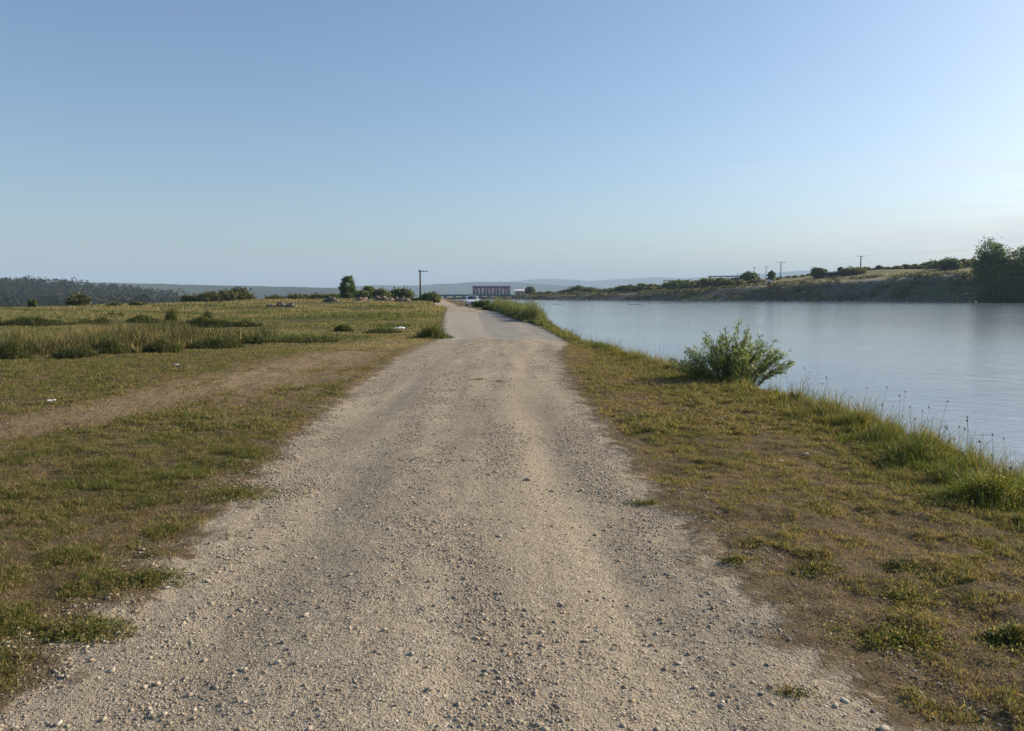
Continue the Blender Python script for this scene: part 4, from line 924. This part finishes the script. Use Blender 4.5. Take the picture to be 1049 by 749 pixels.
def shed(px0, px1, ytop, ybot, Y, label, wall=M_dark):
    x0, x1 = xat(px0, Y), xat(px1, Y); xm = (x0 + x1) / 2; g_ = gz(xm, Y); zt, zb = zat(ytop, Y), zat(ybot, Y)
    root = empty('shed', (xm, Y, min(g_, zb)), 0, label, 'shed'); b0 = 0; t = zt - min(g_, zb); L = x1 - x0
    MB().box((0, 0, (t - 0.4) / 2), (L * 0.92, 4, t - 0.4)).build('wall', wall, root)
    MB().prism([(-2.6, t - 0.4), (2.6, t - 0.4), (0, t)], -L / 2, L / 2).build('roof', M_dark, root)
    for k in (-0.25, 0.2): MB().box((L * k, -2.02, t * 0.45), (0.9, 0.06, 0.7)).build('window', M_glass, root)
    MB().box((L * 0.02, -2.02, 0.9), (0.9, 0.06, 1.8)).build('door', M_wood, root)
M_glass = new_mat('dark_glass', (0.03, 0.035, 0.04), 0.1)
shed(841, 864, 278.5, 281, 318, 'long low dark shed between two small trees on the far bank')
def canopy(px0, px1, ytop, Y, label):
    x0, x1 = xat(px0, Y), xat(px1, Y); xm = (x0 + x1) / 2; g_ = gz(xm, Y); t = zat(ytop, Y) - g_; L = x1 - x0
    root = empty('canopy', (xm, Y, g_), 0, label, 'canopy')
    MB().box((0, 0, t - 0.25), (L, 4, 0.35)).build('roof', M_dark, root)
    for a in (-0.46, -0.15, 0.15, 0.46):
        for b in (-1.7, 1.7): MB().box((L * a, b, t / 2 - 0.35), (0.14, 0.14, t - 0.3)).build('post', M_dark, root)
canopy(679, 698, 287.3, 395, 'short flat roofed dark canopy among shrubs, left of the longer one')
canopy(725, 757, 282.6, 385, 'long flat roofed dark canopy standing above the far bank shrubs')
# kiosk
x, Y = xat(786.5, 300), 300; zb = gz(x, Y); root = empty('kiosk', (x, Y, zb), 0, 'tiny brick red kiosk with a white roof on the far bank', 'kiosk'); t = zat(286.5, Y) - zb
MB().box((0, 0, t * 0.4), (1.0, 1.0, t * 0.8)).build('wall', M_red, root); MB().box((0, 0, t * 0.9), (1.4, 1.4, t * 0.2)).build('roof', M_white, root); MB().box((0, -0.52, t * 0.35), (0.5, 0.05, t * 0.6)).build('door', M_wood, root)

# ------------------------------------------------------------------ dam with its gatehouse
DY = 440
M_dc = new_mat('dam_concrete', (0.26, 0.28, 0.31), 0.85); M_dd = new_mat('dam_dark', (0.13, 0.14, 0.18), 0.8); M_pink = new_mat('dam_red_panel', (0.62, 0.22, 0.22), 0.7); M_gate = new_mat('gate_steel', (0.10, 0.14, 0.19), 0.5)
X0, X1 = xat(452, DY), xat(524, DY)
root = empty('dam', (0, DY, WATER_Z), 0, 'low concrete dam with a red and white gatehouse across the end of the water', 'dam')
def Z(py): return zat(py, DY) - WATER_Z
MB().box(((X0 + X1) / 2, 0, Z(302.6)), (X1 - X0, 8, 0.9)).build('deck', M_dd, root)
for k in range(8):
    xx = X0 + (X1 - X0) * (k + 0.5) / 8; MB().box((xx, 0, Z(303.4) / 2 - 0.5), (1.3, 7, Z(303.4) + 1)).build('pier', M_dc, root)
for k in range(7):
    xx = X0 + (X1 - X0) * (k + 1) / 8; MB().box((xx, -1.5, Z(304.8) / 2 - 0.5), (3.6, 0.4, Z(304.8) + 0.6)).build('gate', M_gate, root)
MB().box(((X0 + X1) / 2, -4.2, Z(301.4)), (X1 - X0, 0.1, 0.12)).build('railing', M_white, root)
gx0, gx1 = xat(484.5, DY), xat(523, DY); zb_, zt_ = Z(301.8), Z(293.6)
MB().box(((gx0 + gx1) / 2, 1.0, (zb_ + zt_) / 2), (gx1 - gx0, 4.5, zt_ - zb_)).build('gatehouse_wall', M_dd, root)
MB().box(((gx0 + gx1) / 2, 0.8, zt_ + 0.15), (gx1 - gx0 + 0.6, 5.6, 0.3)).build('gatehouse_roof', M_dc, root)
n = 11
for k in range(n):
    xx = gx0 + (gx1 - gx0) * (k + 0.5) / n; w_ = (gx1 - gx0) / n
    MB().box((xx, -1.32, (zb_ + zt_) / 2 + 0.3), (w_ * (0.4 + 0.1 * ((k * 3) % 3)), 0.12, (zt_ - zb_) * (0.6 + 0.1 * ((k * 4) % 3)))).build('red_panel', M_pink, root)
    MB().box((xx + w_ * 0.42, -1.42, (zb_ + zt_) / 2 - 0.3), (w_ * (0.2 + 0.12 * ((k * 7) % 3)), 0.25, (zt_ - zb_) * (0.62 + 0.09 * ((k * 5) % 4)))).build('column', M_white, root)
for k in range(7):
    xx = gx0 + (gx1 - gx0) * (0.35 + 0.63 * k / 6); MB().box((xx, 0.5, zt_ + 0.9), (0.14, 0.14, 1.5)).build('mast', M_dc, root)
x, Y = xat(533, DY), DY + 6; r2 = empty('dam_cabin', (x, Y, gz(x, Y)), 0, 'small pale cabin with a pitched roof at the right end of the dam', 'cabin')
hh = zat(298, Y) - gz(x, Y)
MB().box((0, 0, hh / 2), (6, 4, hh)).build('wall', M_wall, r2); MB().prism([(-2.4, hh), (2.4, hh), (0, hh + 0.9)], -3.4, 3.4).build('roof', M_white, r2); MB().box((-1, -2.03, hh * 0.4), (1, 0.06, hh * 0.7)).build('door', M_dd, r2); MB().box((1.3, -2.03, hh * 0.55), (1, 0.06, 0.8)).build('window', M_glass, r2)

# ------------------------------------------------------------------ the parked car
M_car = new_mat('car_paint', (0.82, 0.83, 0.84), 0.3); M_car.node_tree.nodes['Principled BSDF'].inputs['Coat Weight'].default_value = 0.6
M_tyre = new_mat('tyre', (0.02, 0.02, 0.02), 0.85); M_rim = new_mat('rim', (0.45, 0.45, 0.46), 0.35, 0.9); M_trim = new_mat('black_trim', (0.02, 0.02, 0.022), 0.5); M_lamp = new_mat('headlight_glass', (0.75, 0.78, 0.8), 0.08); M_plate = new_mat('plate', (0.7, 0.7, 0.68), 0.5)
def car(x, y, rz, label):
    root = empty('parked_car', (x, y, gz(x, y) + 0.01), rz, label, 'car'); W = 0.86
    prof = [(-2.0, 0.24), (-2.06, 0.42), (-2.04, 0.62), (-1.92, 0.78), (-1.05, 0.96), (1.95, 1.0), (2.02, 0.86), (2.04, 0.45), (1.98, 0.24)]
    b = MB().prism(prof, -W, W).build('body', M_car, root, bevel=0.05)
    c = MB(); lo = [(-W + .02, -1.08, .96), (W - .02, -1.08, .96), (W - .02, 1.9, 1.0), (-W + .02, 1.9, 1.0)]; up = [(-.62, -.32, 1.46), (.62, -.32, 1.46), (.62, 1.5, 1.48), (-.62, 1.5, 1.48)]
    c.add(lo + up, [(0, 3, 2, 1), (4, 5, 6, 7), (0, 1, 5, 4), (1, 2, 6, 5), (2, 3, 7, 6), (3, 0, 4, 7)]).build('cabin', M_car, root, bevel=0.04)
    def pane(name, q, off):
        q = np.array(q); cen = q.mean(0); q = cen + (q - cen) * 0.86 + np.array(off); o = npmesh(name, q, [[(0, 1, 2, 3)]], M_glass, root); m = o.modifiers.new('t', 'SOLIDIFY'); m.thickness = 0.01; m.offset = 0
    pane('windshield', [lo[0], lo[1], up[1], up[0]], (0, -.03, .03)); pane('rear_window', [lo[2], lo[3], up[3], up[2]], (0, .03, .02))
    pane('side_window', [lo[1], lo[2], up[2], up[1]], (.03, 0, .01)); pane('side_window', [lo[3], lo[0], up[0], up[3]], (-.03, 0, .01))
    for sx in (-1, 1):
        MB().box((sx * .60, -2.0, .68), (.34, .14, .16)).build('headlight', M_lamp, root, bevel=0.03); MB().box((sx * .70, 2.0, .78), (.2, .1, .2)).build('tail_light', M_red, root)
        MB().box((sx * .98, -.88, 1.03), (.2, .1, .14)).build('mirror', M_car, root, bevel=0.03)
        for yy in (-1.28, 1.3):
            wr = MB().tube([(sx * .70, yy, .31), (sx * .89, yy, .31)], .31, 20).build('wheel', M_tyre, root, bevel=0.03); MB().tube([(sx * .88, yy, .31), (sx * .905, yy, .31)], .2, 14).build('rim', M_rim, wr)
    MB().box((0, -2.04, .55), (.7, .06, .12)).build('grille', M_trim, root); MB().box((0, -2.06, .34), (1.3, .06, .14)).build('bumper_intake', M_trim, root); MB().box((0, -2.085, .45), (.5, .02, .1)).build('number_plate', M_plate, root)
car(xat(484, 112), 112, 0.10, 'white car with dark windshield parked at the right side of the far track')

# ------------------------------------------------------------------ the hazy air
S = 13500
v = [(-S, -S, -18), (S, -S, -18), (S, S, -18), (-S, S, -18), (-S, -S, 330), (S, -S, 330), (S, S, 330), (-S, S, 330)]
me = bpy.data.meshes.new('haze'); me.from_pydata(v, [], [(0,3,2,1),(4,5,6,7),(0,1,5,4),(1,2,6,5),(2,3,7,6),(3,0,4,7)]); me.update()
mh = bpy.data.materials.new('haze'); mh.use_nodes = True; t = mh.node_tree; t.nodes.clear()
ou = t.nodes.new('ShaderNodeOutputMaterial'); pv = t.nodes.new('ShaderNodeVolumePrincipled'); pv.inputs['Color'].default_value = (0.58, 0.78, 1.0, 1); pv.inputs['Density'].default_value = HAZE; pv.inputs['Anisotropy'].default_value = 0.0
t.links.new(pv.outputs[0], ou.inputs['Volume']); me.materials.append(mh)
tag(link(bpy.data.objects.new('haze', me)), 'pale blue haze in the distant air', None, None, 'stuff')
